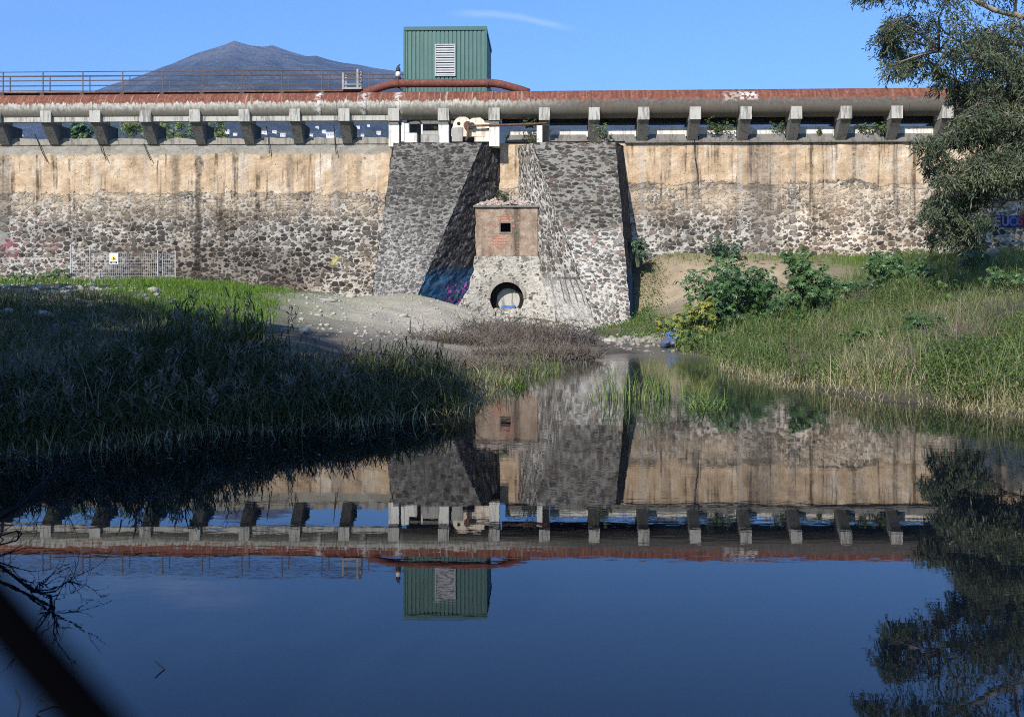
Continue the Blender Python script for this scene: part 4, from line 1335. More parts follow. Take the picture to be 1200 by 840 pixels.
for (a0, a1, b0, b1) in ((lu0 - .06, lu0, lz0 - .06, lz1 + .06), (lu1, lu1 + .06, lz0 - .06, lz1 + .06), (lu0, lu1, lz0 - .06, lz0), (lu0, lu1, lz1, lz1 + .06)):
    mb.box(a0, a1, SP - .05, SP + .075, b0, b1, W)
mb.build('louvre_frame', MAT_LOUVRE, lv)
mb = MB()
for k in range(12):
    z = lz0 + (lz1 - lz0) * (k + .12) / 12; s_ = (lz1 - lz0) / 12 * .72
    mb.hexa([W(lu0, SP + .07, z), W(lu1, SP + .07, z), W(lu1, SP + .055, z), W(lu0, SP + .055, z), W(lu0, SP + .03, z + s_), W(lu1, SP + .03, z + s_), W(lu1, SP + .015, z + s_), W(lu0, SP + .015, z + s_)])
mb.build('slats', MAT_LOUVRE, lv)
mb = MB(); mb.box(su0 + .1, su1 + .3, SP - SDp, SP - .1, 8.2, sz0 + .02, W)
mb.build('plinth', MAT_CORBEL, shed)

# ================================================================== machine and blocks on the left buttress
mc = empty('gate_machine', W(U(552, .7), .7, 8.9))
tag(mc, 'cream painted sluice machine with rust stains, humped on top, on the left buttress', 'machine')
def plate(pts, p0, p1, name, mat, parent):
    mb = MB()
    w0 = [W(U(px, p1), p1, ZZ(px, py, p1)) for px, py in pts]; w1 = [W(U(px, p1), p0, ZZ(px, py, p1)) for px, py in pts]
    # offset w1 to the plane p0 while keeping the real size
    mb.face(w0); mb.face(w1[::-1])
    for i in range(len(pts)):
        j = (i + 1) % len(pts)
        mb.face([w0[j], w0[i], w1[i], w1[j]])
    return mb.build(name, mat, parent)
hump = [(529, 160), (529, 152), (531, 147)] + [(542 + 11.5 * math.cos(t), 149 - 12.5 * math.sin(t)) for t in np.linspace(2.9, .75, 12)] + [(551, 140), (554, 138.5), (563, 138), (567, 141), (568, 144), (574, 144.5), (574, 150), (568, 151), (568, 160)]
plate(hump[::-1], .38, .72, 'housing', MAT_CREAM, mc)
mb = MB(); mb.tube([W(U(537.5, .74), .70, ZZ(537, 145, .74)), W(U(537.5, .74), .735, ZZ(537, 145, .74))], .085, 16); mb.build('shaft_hole', MAT_HOLE, mc)
plate([(529.5, 166), (542, 166), (542, 149), (529.5, 150)], .72, .80, 'side_block', MAT_CONC, mc)
plate([(556, 166), (574, 166), (574, 152), (556, 152)], .4, .7, 'foot_block', MAT_CREAM, mc)
mb = MB(); mb.tube([W(U(548, .85), .72, ZZ(548, 147, .85)), W(U(548, .85), .90, ZZ(548, 147, .85))], .2, 20); mb.build('wheel_boss', MAT_BROWN, mc)
mb = MB(); mb.tube([W(U(553, .85), .8, ZZ(553, 147.5, .85)), W(U(553.2, .85), .95, ZZ(553, 147.5, .85))], .15, 14); mb.build('coupling', MAT_DARKST, mc)
# thin rusty drain pipe
dp = empty('thin_pipe', W(U(596, .95), .95, ZZ(596, 146, .95)))
tag(dp, 'thin brown rusty pipe running level right from the cream machine to a white post', 'pipe')
mb = MB(); mb.tube([W(U(px, .95), .95, ZZ(px, py, .95)) for px, py in ((552, 147.8), (575, 147), (600, 146.4), (625, 145.4), (641, 144.6))], .055, 10); mb.build('run', MAT_BROWN, dp, True)
mb = MB(); mb.tube([W(U(549, .95), .95, ZZ(549, 147.5, .95)), W(U(548.5, .95), .95, ZZ(548, 152, .95)), W(U(548, .95), .95, ZZ(548, 160, .95)), W(U(546, .95), .95, ZZ(548, 165, .95))], .06, 10); mb.build('downpipe', MAT_BROWN, dp, True)
o = empty('support_post', W(U(632, .95), .95, 8.85))
tag(o, 'short white post holding up the end of the thin rusty pipe on the right buttress', 'post')
mb = MB(); mb.box(U(629, .95), U(635.5, .95), .7, .95, 8.8, ZZ(632, 147.2, .95), W); bevel(mb.build('shaft', MAT_WHITE, o), .015)
mb = MB(); mb.box(U(628.5, .95), U(636, .95), .68, .97, 8.80, 8.86, W); mb.build('base', MAT_CONC, o)
# blocks
def block(name, px0, px1, py0, py1, p0, p1, mat, label, cat, extra=()):
    r_ = empty(name, W(U((px0 + px1) / 2, p1), p1, 8.86))
    tag(r_, label, cat)
    mb = MB(); mb.box(U(px0, p1), U(px1, p1), p0, p1, ZZ(px0, py1, p1), ZZ(px0, py0, p1), W); bevel(mb.build('body', mat, r_), .02)
    for nm, a0, a1, b0, b1, q0, q1, mt in extra:
        mb = MB(); mb.box(U(a0, q1), U(a1, q1), q0, q1, ZZ(a0, b1, q1), ZZ(a0, b0, q1), W); bevel(mb.build(nm, mt, r_), .015)
block('white_block', 474, 488.5, 156, 167, .3, .9, MAT_WHITE, 'white stepped masonry block on the left buttress beside its first column', 'block', (('upright', 474, 479, 145, 155.7, .35, .85, MAT_WHITE), ('pier', 470, 473.3, 144, 166, .5, .8, MAT_WHITE)))
block('concrete_block', 493, 514, 158, 167, .2, 1.0, MAT_CONC, 'low grey concrete block with two steps in the middle of the left buttress top', 'block', (('upper_step', 495.5, 513, 153.5, 157.8, .1, .75, MAT_CONC), ('peg', 493.3, 495.3, 146, 157.7, .5, .6, MAT_WHITE)))

# cables hanging on the left crest
for i, (pts, where) in enumerate((([(40, 157), (42, 161), (46, 171), (50, 180), (55, 190)], 'below the first beam gap at far left'), ([(117, 168), (119, 177), (122, 182), (124.5, 188)], 'under the third corbel from the left'), ([(168, 168), (171, 176), (174, 183), (176.5, 188)], 'under the fourth corbel from the left'),
                                  ([(312, 148), (314, 160), (315, 172), (315.5, 180)], 'between the sixth and seventh corbels'), ([(391, 147), (392, 158), (392.5, 170), (394, 181)], 'just left of the eighth corbel'))):
    mb = MB(); mb.tube([W(U(px, .12), .07 + .03 * (k % 2), ZZ(px, py, .12)) for k, (px, py) in enumerate(pts)], .02, 6)
    o = mb.build('hanging_cable', MAT_BLACK, None, True, W(U(pts[0][0]), .1, ZZ(*pts[0])))
    tag(o, 'thin black cable hanging over the grey kerb, ' + where, 'cable', 'cables on the dam crest')
mb = MB(); mb.tube([W(U(px, .2), .16 + .02 * (k % 2), ZZ(px, py, .2)) for k, (px, py) in enumerate(((813.5, 146), (813.5, 160), (814, 172), (814.5, 184), (817, 200), (817, 213)))], .018, 6)
tag(mb.build('hanging_cable', MAT_BLACK, None, True, W(U(814), .1, 9)), 'thin black cable hanging down the ochre render right of the right buttress', 'cable', 'cables on the dam crest')

# ================================================================== fence and sign
fr = empty('mesh_fence', W(U(145, 1.6), 1.6, 2.0))
tag(fr, 'grey wire mesh fence on thin posts in front of the left foot of the dam', 'fence')
FP = 1.7
def fz(px): return H1(*W(U(px, FP), FP, 0)[:2])
for px, top, r_ in ((83, 286, .035), (105.5, 290, .03), (185, 293, .035), (190.5, 300, .025), (205.5, 294, .035)):
    u = U(px, FP); mb = MB(); mb.tube([W(u, FP, fz(px) - .2), W(u, FP, ZZ(px, top, FP))], r_, 8); mb.build('post', MAT_GALV, fr)
for a_, b_ in ((83, 105.5), (105.5, 185), (190.5, 205.5)):
    mb = MB()
    z0, z1 = ZZ(a_, 327, FP), ZZ(a_, 297, FP)
    ua, ub = U(a_, FP), U(b_, FP)
    n_ = int((ub - ua) / .10)
    for k in range(n_ + 1):
        u = ua + (ub - ua) * k / n_
        w_ = .0045
        mb.box(u - w_, u + w_, FP + .02, FP + .03, z0, z1 + .02 * math.sin(k), W)
    for k in range(9):
        z = z0 + (z1 - z0) * k / 8
        mb.box(ua, ub, FP + .031, FP + .04, z - .0045, z + .0045, W)
    mb.build('mesh_panel', MAT_GALV, fr)
sg = empty('warning_sign', W(U(133, FP + .06), FP + .06, ZZ(133, 309, FP)))
tag(sg, 'white rectangular warning sign with a yellow triangle, hung on the mesh fence', 'sign')
SQ = FP + .06
def sx(px): return U(px, SQ)
def szz(py): return ZZ(133, py, SQ)
M_SW = flat('sign_white', (.82, .82, .8)); M_SY = flat('sign_yellow', (.85, .60, .02)); M_SK = flat('sign_black', (.015, .015, .015))
mb = MB(); mb.box(sx(128.3), sx(138.2), SQ - .012, SQ, szz(310), szz(296.5), W); mb.build('board', M_SW, sg)
def tri(name, pts, mat, p):
    mb = MB(); a_ = [W(sx(x), p, szz(y)) for x, y in pts]; b_ = [W(sx(x), p - .004, szz(y)) for x, y in pts]
    mb.face(a_)
    for i in range(len(pts)):
        j = (i + 1) % len(pts); mb.face([a_[i], b_[i], b_[j], a_[j]])
    return mb.build(name, mat, sg)
tri('triangle', [(129.2, 305.4), (137.2, 305.4), (133.3, 298.4)], M_SY, SQ + .006)
tri('pictogram', [(132.0, 304.6), (133.2, 303.2), (132.4, 302.6), (133.6, 300.8), (134.1, 301.4), (133.6, 302.4), (135.4, 303.4), (135, 304.0), (133.9, 303.6), (132.9, 304.8)], M_SK, SQ + .011)
tri('text_bar', [(129.2, 309), (137.2, 309), (137.2, 306.6), (129.2, 306.6)], M_SK, SQ + .006)
for k in range(2):
    tri('text_line', [(131.2, 307.5 + k * .8), (135.2 + k * .4, 307.5 + k * .8), (135.2 + k * .4, 307.15 + k * .8), (131.2, 307.15 + k * .8)], M_SW, SQ + .011)


# ================================================================== vegetation helpers
def leaf_quads(P, D, L, Wd, rg):
    """rhombic leaves: P base, D unit direction, L length, Wd width"""
    n_ = len(P)
    rv = rg.normal(size=(n_, 3))
    S = np.cross(D, rv); S /= np.linalg.norm(S, axis=1)[:, None] + 1e-9
    L = np.asarray(L).reshape(-1, 1); Wd = np.asarray(Wd).reshape(-1, 1)
    mid = P + D * L * .45
    V = np.stack((P, mid + S * Wd / 2, P + D * L, mid - S * Wd / 2), 1).reshape(-1, 3)
    Fc = np.arange(4 * n_).reshape(-1, 4)
    return V, Fc


def blades(B, h, w, lean, ang, K=3, curl=.5):
    """grass blades: base B, height h, width w, lean fraction, heading ang"""
    n_ = len(B)
    d = np.c_[np.cos(ang), np.sin(ang), np.zeros(n_)]
    tw = ang + np.pi / 2 + rng.uniform(-.9, .9, n_)
    s_ = np.c_[np.cos(tw), np.sin(tw), np.zeros(n_)]
    rows = []
    for k in range(K + 1):
        t = k / K
        ctr = B + np.c_[np.zeros((n_, 2)), h * (t - curl * lean * t ** 2.4)] + d * (h * lean * t ** 1.8)[:, None]
        ww = (w * (1 - t) ** .75 * .5)[:, None] if k < K else (w * .02)[:, None]
        rows.append(ctr - s_ * ww); rows.append(ctr + s_ * ww)
    V = np.stack(rows, 1).reshape(-1, 3)
    base = (np.arange(n_) * 2 * (K + 1))[:, None]
    q = []
    for k in range(K):
        q.append(base + np.array([2 * k, 2 * k + 1, 2 * k + 3, 2 * k + 2])[None])
    Fc = np.stack(q, 1).reshape(-1, 4)
    return V, Fc


def cat(parts):
    V, Fc, o_ = [], [], 0
    for v, f in parts:
        V.append(v); Fc.append(f + o_); o_ += len(v)
    return np.concatenate(V), np.concatenate(Fc)


def inpoly(px, py, poly):
    poly = np.array(poly, float); inside = np.zeros(len(px), bool); j = len(poly) - 1
    for i in range(len(poly)):
        xi, yi = poly[i]; xj, yj = poly[j]
        c = ((yi > py) != (yj > py)) & (px < (xj - xi) * (py - yi) / (yj - yi + 1e-12) + xi)
        inside ^= c; j = i
    return inside


def scatter(poly, n, x0, x1, y0, y1, zmin=-.05, clump=0.0, cs=.7):
    """random ground points whose position (seen from the pond edge) is inside the polygon"""
    out = []
    got = 0
    for _ in range(30):
        x = rng.uniform(x0, x1, n); y = rng.uniform(y0, y1, n)
        z = H(x, y)
        px, py = proj(x, y, z)
        ok = inpoly(px + rng.normal(0, 9, n), py + rng.normal(0, 3.0, n), poly) & (z > zmin)
        if clump:
            ok &= (pnoise(x, y, cs, 5.5) + rng.uniform(-.5, .5, n)) > (clump - .5)
        out.append(np.c_[x, y, z][ok]); got += ok.sum()
        if got >= n: break
    return np.concatenate(out)[:n]


# ------------------------------------------------------------------ reeds on the left bank (uncountable mass)
def reed_bed():
    parts = []; plumes = []
    poly = [(-140, 560), (0, 541), (200, 518), (400, 500), (535, 488), (548, 462), (505, 452), (440, 450), (380, 450), (330, 436), (290, 424), (220, 424), (150, 436), (100, 448), (0, 462), (-140, 470)]
    B = scatter(poly, 5200, -14, -.6, 11, 26, -.25)
    n_ = len(B)
    px, _ = proj(B[:, 0], B[:, 1], B[:, 2])
    hmax = np.interp(px, [-100, 0, 150, 240, 300, 340, 430, 540], [.75, .8, 1.0, 1.15, .95, .8, .85, .95])
    h = hmax * (rng.uniform(.5, 1.0, n_) + (rng.uniform(0, 1, n_) > .94) * .4) * (1 + .5 * pnoise(B[:, 0], B[:, 1], .7, 4.4))
    dsh = np.interp(px, [-140, 0, 100, 200, 300, 400, 500, 548], [11.4, 12.1, 12.8, 13.6, 14.4, 15.1, 15.8, 18])
    h *= .5 + .55 * np.clip((B[:, 1] - dsh) / 3.5, 0, 1)
    ang = rng.uniform(0, 2 * np.pi, n_)
    parts.append(blades(B, h, rng.uniform(.010, .024, n_), rng.uniform(.05, .3, n_) + (rng.uniform(0, 1, n_) > .8) * rng.uniform(.3, 1.2, n_), ang, 4))
    # side leaves
    for r_ in range(3):
        k = rng.integers(0, n_, 3600)
        t = rng.uniform(.25, .85, len(k))
        b = B[k] + np.c_[rng.normal(0, .06, (len(k), 2)), h[k] * t]
        parts.append(blades(b, rng.uniform(.25, .6, len(k)), rng.uniform(.016, .03, len(k)), rng.uniform(.5, 1.3, len(k)), rng.uniform(0, 6.28, len(k)), 3, .75))
    V, Fc = cat(parts)
    o = np_obj('reeds', V, Fc, L_REED); tag(o, 'dense stand of tall reeds on the shaded left bank', 'reeds', None, 'stuff')
    # plumes
    k = rng.permutation(n_)[:110]
    P = []; D = []
    for i in k:
        if px[i] > 420: continue
        tip = B[i] + np.array([0, 0, h[i] * 1.05])
        m_ = 26
        P.append(tip + rng.normal(0, .035, (m_, 3)) + np.c_[np.zeros((m_, 2)), rng.uniform(-.12, .14, m_)])
        dd = rng.normal(0, .5, (m_, 3)); dd[:, 2] = np.abs(dd[:, 2]) + .4; D.append(dd / np.linalg.norm(dd, axis=1)[:, None])
    P = np.concatenate(P); D = np.concatenate(D)
    V, Fc = leaf_quads(P, D, rng.uniform(.08, .16, len(P)), rng.uniform(.015, .03, len(P)), rng)
    o = np_obj('reed_plumes', V, Fc, L_PLUME); tag(o, 'fluffy grey seed plumes above the shaded reeds', 'reed plumes', None, 'stuff')
    # dead straw at the water's edge
    poly2 = [(-140, 568), (0, 548), (200, 524), (400, 504), (545, 490), (600, 455), (590, 440), (500, 470), (400, 486), (200, 500), (0, 520), (-140, 540)]
    B = scatter(poly2, 1500, -14, 0, 10.5, 22, -.35)
    V, Fc = blades(B, rng.uniform(.2, .7, len(B)), rng.uniform(.012, .022, len(B)), rng.uniform(.3, 1.6, len(B)), rng.uniform(0, 6.28, len(B)), 3, .7)
    o = np_obj('dead_reed_leaves', V, Fc, L_STRAW); tag(o, 'pale dead reed leaves hanging at the left waterline', 'dead reeds', None, 'stuff')


reed_bed()


def grass(name, poly, n, box, hr, mat, label, lean=(.1, .7), wr=(.012, .022), clump=.0, cat_='grass', K=2, cs=.7, hv=.8):
    B = scatter(poly, n, *box, clump=clump, cs=cs)
    n_ = len(B)
    V, Fc = blades(B - [0, 0, .02], rng.uniform(hr[0], hr[1], n_) * np.clip(1 + hv * pnoise(B[:, 0], B[:, 1], .8, 2.2), .3, 2.5), rng.uniform(wr[0], wr[1], n_), rng.uniform(lean[0], lean[1], n_), rng.uniform(0, 6.28, n_), K, .5)
    o = np_obj(name, V, Fc, mat)
    tag(o, label, cat_, None, 'stuff')
    return o


grass('bright_grass', [(120, 345), (200, 329), (255, 329), (300, 336), (335, 344), (322, 352), (300, 400), (250, 408), (215, 400), (190, 372), (130, 352)], 20000, (-18, -4, 18, 49), (.12, .34), L_GRASS, 'bright green sunlit grass patch left of the gravel mound', wr=(.014, .028), clump=.22, lean=(.1, 1.1), cs=1.2)
grass('plateau_grass', [(-120, 332), (-120, 322), (80, 322), (210, 327), (260, 330), (210, 338), (80, 335)], 4200, (-28, -12, 30, 50.5), (.12, .38), L_GRASS, 'thin strip of green grass at the foot of the left dam wall', wr=(.02, .04), clump=.2)
grass('bank_grass', [(690, 392), (705, 378), (745, 368), (775, 372), (800, 400), (745, 396)], 2600, (3, 9, 28, 49), (.08, .2), L_GRASS, 'low green grass at the foot of the right buttress', wr=(.02, .035), clump=.2)
grass('wall_grass', [(742, 308), (760, 298), (930, 297), (1100, 296), (1210, 296), (1210, 320), (1100, 318), (1030, 312), (900, 305), (790, 306)], 6500, (5, 27, 40, 50.6), (.12, .4), L_GRASS, 'green grass strip along the foot of the right dam wall', wr=(.02, .035), clump=.25)
grass('tall_grass', [(870, 440), (850, 405), (900, 380), (960, 372), (1050, 350), (1130, 352), (1210, 340), (1210, 470), (1100, 470), (1000, 456), (930, 446)], 9500, (4, 17, 16, 40), (.2, .6), L_SEDGE, 'mixed green and straw tall grass over the right bank', wr=(.012, .024), clump=.5, K=3, lean=(.15, 1.0), cs=1.1)
grass('dry_grass', [(850, 432), (850, 405), (900, 385), (960, 380), (1050, 360), (1130, 358), (1210, 346), (1210, 470), (1100, 470), (1000, 458), (930, 450)], 4200, (4, 17, 16, 40), (.12, .5), L_STRAW, 'dry brown and straw grass mixed over the right bank', wr=(.010, .02), clump=.45, K=3, lean=(.2, 1.3), cs=1.4)
grass('straw_grass', [(985, 458), (990, 410), (1040, 400), (1080, 430), (1060, 466), (1100, 474), (1210, 486), (1210, 465), (1050, 462)], 2400, (5, 14, 15.5, 28), (.25, .7), L_STRAW, 'pale yellow straw grass near the right waterline', wr=(.012, .022), clump=.25, K=3, lean=(.15, 1.0))
grass('shore_straw', [(790, 418), (850, 428), (880, 450), (1000, 468), (1200, 494), (1210, 478), (1000, 455), (900, 438), (850, 418)], 2600, (3, 14, 14.5, 34), (.1, .32), L_STRAW, 'short dry straw along the right waterline', wr=(.012, .02), clump=.3, K=2, lean=(.3, 1.4))
grass('upper_tall_grass', [(1000, 345), (1020, 305), (1100, 300), (1210, 296), (1210, 345), (1100, 356)], 5200, (10, 27, 28, 50), (.4, 1.0), L_SEDGE, 'long arching grass on the upper right bank', wr=(.018, .03), clump=.2, K=4, lean=(.3, 1.1))


def weeds(name, poly, n, box, mat, label, hgt=.28, size=(.04, .09), clump=.2, cs=.7):
    B = scatter(poly, n, *box, clump=clump, cs=cs)
    n_ = len(B)
    P = B + np.c_[np.zeros((n_, 2)), rng.uniform(0, hgt, n_) * (1 + .6 * pnoise(B[:, 0], B[:, 1], 1.2, 8.8))]
    D = rng.normal(0, 1, (n_, 3)); D[:, 2] = np.abs(D[:, 2]) * .6 + .2; D /= np.linalg.norm(D, axis=1)[:, None]
    L = rng.uniform(size[0], size[1], n_)
    V, Fc = leaf_quads(P, D, L, L * .55, rng)
    tag(np_obj(name, V, Fc, mat), label, 'weeds', None, 'stuff')


grass('shade_scrub', [(-40, 352), (60, 347), (150, 352), (205, 376), (230, 440), (100, 455), (-40, 470)], 8000, (-18, -4, 12, 32), (.12, .5), L_REED, 'dark tangled scrub on the shaded left bank above the reeds', wr=(.010, .022), clump=.3, K=3, lean=(.2, 1.3), cs=.9)
grass('shade_straw', [(-40, 352), (60, 347), (150, 352), (205, 376), (230, 440), (100, 455), (-40, 470)], 2200, (-18, -4, 12, 32), (.1, .4), L_STRAW, 'dead straw among the shaded scrub of the left bank', wr=(.008, .016), clump=.4, K=3, lean=(.4, 1.6), cs=1.3)
grass('spit_litter', [(545, 440), (530, 412), (560, 395), (640, 388), (690, 400), (700, 425), (640, 440), (590, 456)], 2300, (-2.5, 3, 18, 38), (.08, .4), L_LITTER, 'dead brown stalks and litter covering the muddy spit', wr=(.010, .02), clump=.15, K=3, lean=(.3, 1.6), cs=1.2)
grass('spit_sedge', [(560, 462), (545, 440), (600, 425), (660, 428), (690, 436), (640, 446), (600, 456)], 700, (-2.5, 3, 18, 30), (.15, .45), L_SEDGE, 'sparse green sedge along the water edge of the spit', wr=(.012, .022), clump=.4, K=3, lean=(.1, .8), cs=1.5)
grass('clump_grass', [(860, 436), (850, 405), (900, 380), (960, 368), (1050, 350), (1130, 345), (1210, 336), (1210, 470), (1100, 466), (1000, 450), (930, 442)], 3600, (4, 17, 16, 40), (.5, 1.15), L_SEDGE, 'tall arching grass clumps scattered over the right bank', wr=(.012, .022), clump=.68, K=4, lean=(.2, 1.1), cs=1.3)
grass('brown_stalks', [(900, 430), (960, 390), (1050, 365), (1130, 360), (1210, 346), (1210, 470), (1100, 466), (1000, 450)], 2600, (4, 17, 16, 40), (.3, .9), L_LITTER, 'brown dead stalks scattered over the right bank', wr=(.008, .016), clump=.62, K=3, lean=(.1, .9), cs=1.6)
grass('broken_reeds', [(0, 535), (200, 514), (400, 496), (535, 484), (548, 462), (440, 455), (300, 450), (100, 455), (0, 464)], 900, (-14, -.6, 11, 26), (.4, 1.1), L_LITTER, 'broken brown reed stalks leaning among the left reeds', wr=(.010, .018), clump=.2, K=3, lean=(.5, 1.8))
grass('shrub_grass', [(800, 428), (795, 405), (850, 380), (900, 350), (960, 335), (1050, 325), (1100, 330), (1090, 370), (1000, 385), (900, 410), (860, 435)], 5200, (4, 17, 22, 46), (.3, .9), L_SEDGE, 'tall grass growing between the shrubs of the right bank', wr=(.012, .024), clump=.45, K=3, lean=(.2, 1.0), cs=1.1)
weeds('shrub_weeds', [(795, 420), (800, 400), (850, 385), (900, 360), (1000, 345), (1080, 330), (1100, 350), (1000, 385), (900, 405), (850, 428)], 7000, (4, 17, 22, 46), L_WEED, 'leafy weeds filling the ground between the shrubs of the right bank', .45, (.05, .12), .5, 1.0)
grass('outer_bank_grass', [(1195, 490), (1195, 340), (1320, 320), (1560, 320), (1560, 480), (1400, 492)], 7000, (8, 26, 15, 34), (.25, .8), L_SEDGE, 'long grass on the right bank beyond the picture edge', wr=(.014, .026), clump=.3, K=3, lean=(.2, 1.0), cs=1.0)
weeds('outer_bank_weeds', [(1195, 480), (1195, 360), (1320, 340), (1560, 335), (1560, 470), (1400, 485)], 8000, (8, 26, 15, 34), L_WEED, 'leafy weeds on the right bank beyond the picture edge', .4, (.05, .11), .45, 1.0)
grass('outer_wall_grass', [(1195, 345), (1195, 294), (1500, 285), (1500, 330), (1330, 340)], 3000, (16, 34, 28, 50), (.4, 1.0), L_SEDGE, 'arching grass below the dam beyond the right picture edge', wr=(.018, .03), clump=.2, K=3, lean=(.3, 1.1))
weeds('leafy_weeds', [(1080, 440), (1085, 405), (1130, 415), (1160, 425), (1175, 395), (1215, 385), (1215, 476), (1150, 472), (1090, 468)], 16000, (7, 16, 15.5, 26), L_WEED, 'fresh green leafy weeds on the lower right bank', .38, (.035, .085), .36, 1.1)
weeds('low_weeds', [(700, 388), (760, 372), (800, 380), (830, 400), (800, 408), (740, 396)], 2600, (3, 9, 28, 46), L_WEED, 'low weeds beside the rubble right of the right buttress', .2, (.05, .1), .25)
weeds('bank_weeds', [(850, 428), (840, 400), (960, 385), (1050, 372), (1100, 380), (1090, 430), (1060, 455), (960, 448)], 9000, (4, 15, 17, 36), L_WEED, 'patches of leafy weeds between the grasses of the right bank', .3, (.04, .10), .55, 1.0)
weeds('nettle_weeds', [(760, 306), (745, 330), (742, 372), (756, 376), (770, 345), (775, 315)], 1300, (5, 8.6, 40, 50.4), L_WEED, 'green weeds down the edge of the sandy slope beside the buttress', .35, (.06, .12), .1)


# ------------------------------------------------------------------ broad leaved shrubs
def star_leaf(P, nrm, r, rg, lobes=7):
    """one palmate leaf polygon per point"""
    n_ = len(P)
    t = rg.normal(size=(n_, 3)); X = np.cross(nrm, t); X /= np.linalg.norm(X, axis=1)[:, None]
    Y = np.cross(nrm, X)
    k = lobes * 2
    an = np.linspace(-2.5, 2.5, k + 1)
    rad = np.where(np.arange(k + 1) % 2 == 0, .48, 1.0) * (1 - .12 * np.abs(an) / 2.5)
    V = [P]
    for a_, q in zip(an, rad):
        V.append(P + (X * math.cos(a_) + Y * math.sin(a_)) * (r * q)[:, None] - nrm * (r * q * q * .25)[:, None])
    V = np.stack(V, 1).reshape(-1, 3)
    b = np.arange(n_)[:, None] * (k + 2)
    Fc = np.stack([np.c_[b, b + i, b + i + 1].reshape(n_, 3) for i in range(1, k + 1)], 1).reshape(-1, 3)
    return V, Fc


def shrub(px, py, d, hgt, rad, nleaf, mat, label, leaf=(.10, .19), seed=1, loc=None, name='castor_shrub', group='broad leaved shrubs on the right bank', lumps=7, base_z=None):
    rg = np.random.default_rng(seed)
    if loc is None:
        x = (px - 600) / F * d; y = d
        z = min(H1(x, y), CAM_H + (HOR - py) / F * d + .15)
    else:
        x, y, z = loc
    root = empty(name, (x, y, z))
    tag(root, label, 'shrub', group)
    # shoots fan out from the base, every shoot carries clumps of leaves
    ns = max(5, lumps)
    mb = MB(); cl = []
    for i in range(ns):
        an = 2 * math.pi * i / ns + rg.uniform(-.4, .4); rr = rad * math.sqrt(rg.uniform(.05, 1)) * .85
        tip = np.array([x + math.cos(an) * rr, y + math.sin(an) * rr, z + hgt * (rg.uniform(.55, .95) if rr > .5 * rad else rg.uniform(.75, 1.0))])
        mid = np.array([x + math.cos(an) * rr * .45, y + math.sin(an) * rr * .45, z + (tip[2] - z) * .55])
        mb.tube([(x + math.cos(an) * .05, y + math.sin(an) * .05, z - .05), mid, tip], [.018 + .006 * hgt, .013, .006], 5)
        cl.append((tip, 1.0)); cl.append((mid + (tip - mid) * .5 + rg.normal(0, .1, 3) * rad, .9))
        q = mid + np.array([rg.normal(0, .35), rg.normal(0, .35), -.1]) * rad
        cl.append((q, .8))
        if nleaf > 300: cl.append((np.array([x + math.cos(an) * rr * .8, y + math.sin(an) * rr * .8, z + hgt * rg.uniform(.15, .4)]), .8))
        for k in range(2):
            e_ = mid + (tip - mid) * rg.uniform(.2, .9); f_ = e_ + rg.normal(0, .22, 3) * rad + [0, 0, .12 * hgt]
            mb.tube([e_, f_], [.012, .005], 4); cl.append((f_, .9))
    mb.build('stems', M_STEM, root)
    P = []; Nn = []
    per = max(4, int(nleaf / len(cl)))
    for c_, s_ in cl:
        o_ = rg.normal(0, 1, (per, 3)); o_ /= np.linalg.norm(o_, axis=1)[:, None]
        rr = rad * .33 * s_ * rg.uniform(.35, 1.05, (per, 1))
        o2 = o_ * rr * [1, 1, .75]
        P.append(c_ + o2)
        nn = o_ * .7 + [-.1, -.35, .75] + rg.normal(0, .3, (per, 3)); Nn.append(nn / np.linalg.norm(nn, axis=1)[:, None])
    P = np.concatenate(P); Nn = np.concatenate(Nn)
    P[:, 2] = np.maximum(P[:, 2], z + .05)
    V, Fc = star_leaf(P, Nn, rg.uniform(leaf[0], leaf[1], len(P)), rg)
    np_obj('foliage', V, Fc, mat, root)
    return root


shrub(865, 399, 35, 2.25, 1.95, 1900, L_CAST, 'largest bushy green shrub on the sandy slope right of the right buttress', (.10, .20), seed=3, lumps=17)
shrub(818, 408, 33, 1.35, .85, 520, L_CAST_Y, 'yellow flecked shrub at the left foot of the largest shrub', (.09, .17), seed=4, lumps=9)
shrub(786, 392, 36, .65, .6, 170, L_CAST_Y, 'low yellowish shrub behind the blue plastic bag', (.08, .14), seed=5)
shrub(806, 412, 31, .6, .5, 150, L_CAST_Y, 'small yellow green shrub touching the right end of the blue plastic bag', (.08, .14), seed=15)
shrub(946, 394, 33.5, 2.25, .8, 800, L_CAST, 'tall narrow dark green shrub right of the largest shrub', (.10, .19), seed=6, lumps=10)
shrub(992, 384, 36, 1.5, 1.0, 700, L_CAST, 'rounded dark green shrub right of the tall narrow shrub', seed=7, lumps=9)
shrub(1052, 370, 36, 1.75, 1.4, 900, L_CAST, 'broad green shrub under the hanging tree on the upper right bank', seed=8, lumps=12)
shrub(1112, 388, 31, .8, 1.2, 560, L_WEED, 'low light green shrub below the broad shrub on the right bank', (.08, .14), seed=9, lumps=10)
shrub(745, 306, 0, 1.35, .62, 230, L_CAST_B, 'bluish green shrub growing against the right side of the right buttress', seed=10, loc=(*W(U(746, 1.2), 1.9, 0)[:2], ZZ(745, 312, 1.2)))
shrub(845, 300, 0, .75, 1.05, 300, L_CAST_B, 'low bluish shrub at the wall foot above the sandy slope', (.1, .16), seed=11, loc=(*W(U(846, .8), .9, 0)[:2], ZZ(845, 304, .8)))
shrub(912, 305, 0, .75, .75, 230, L_CAST, 'small green shrub at the top right edge of the sandy slope', (.08, .15), seed=12, loc=(*W(U(925, 1.6), 2.2, 0)[:2], ZZ(925, 312, 1.6)))
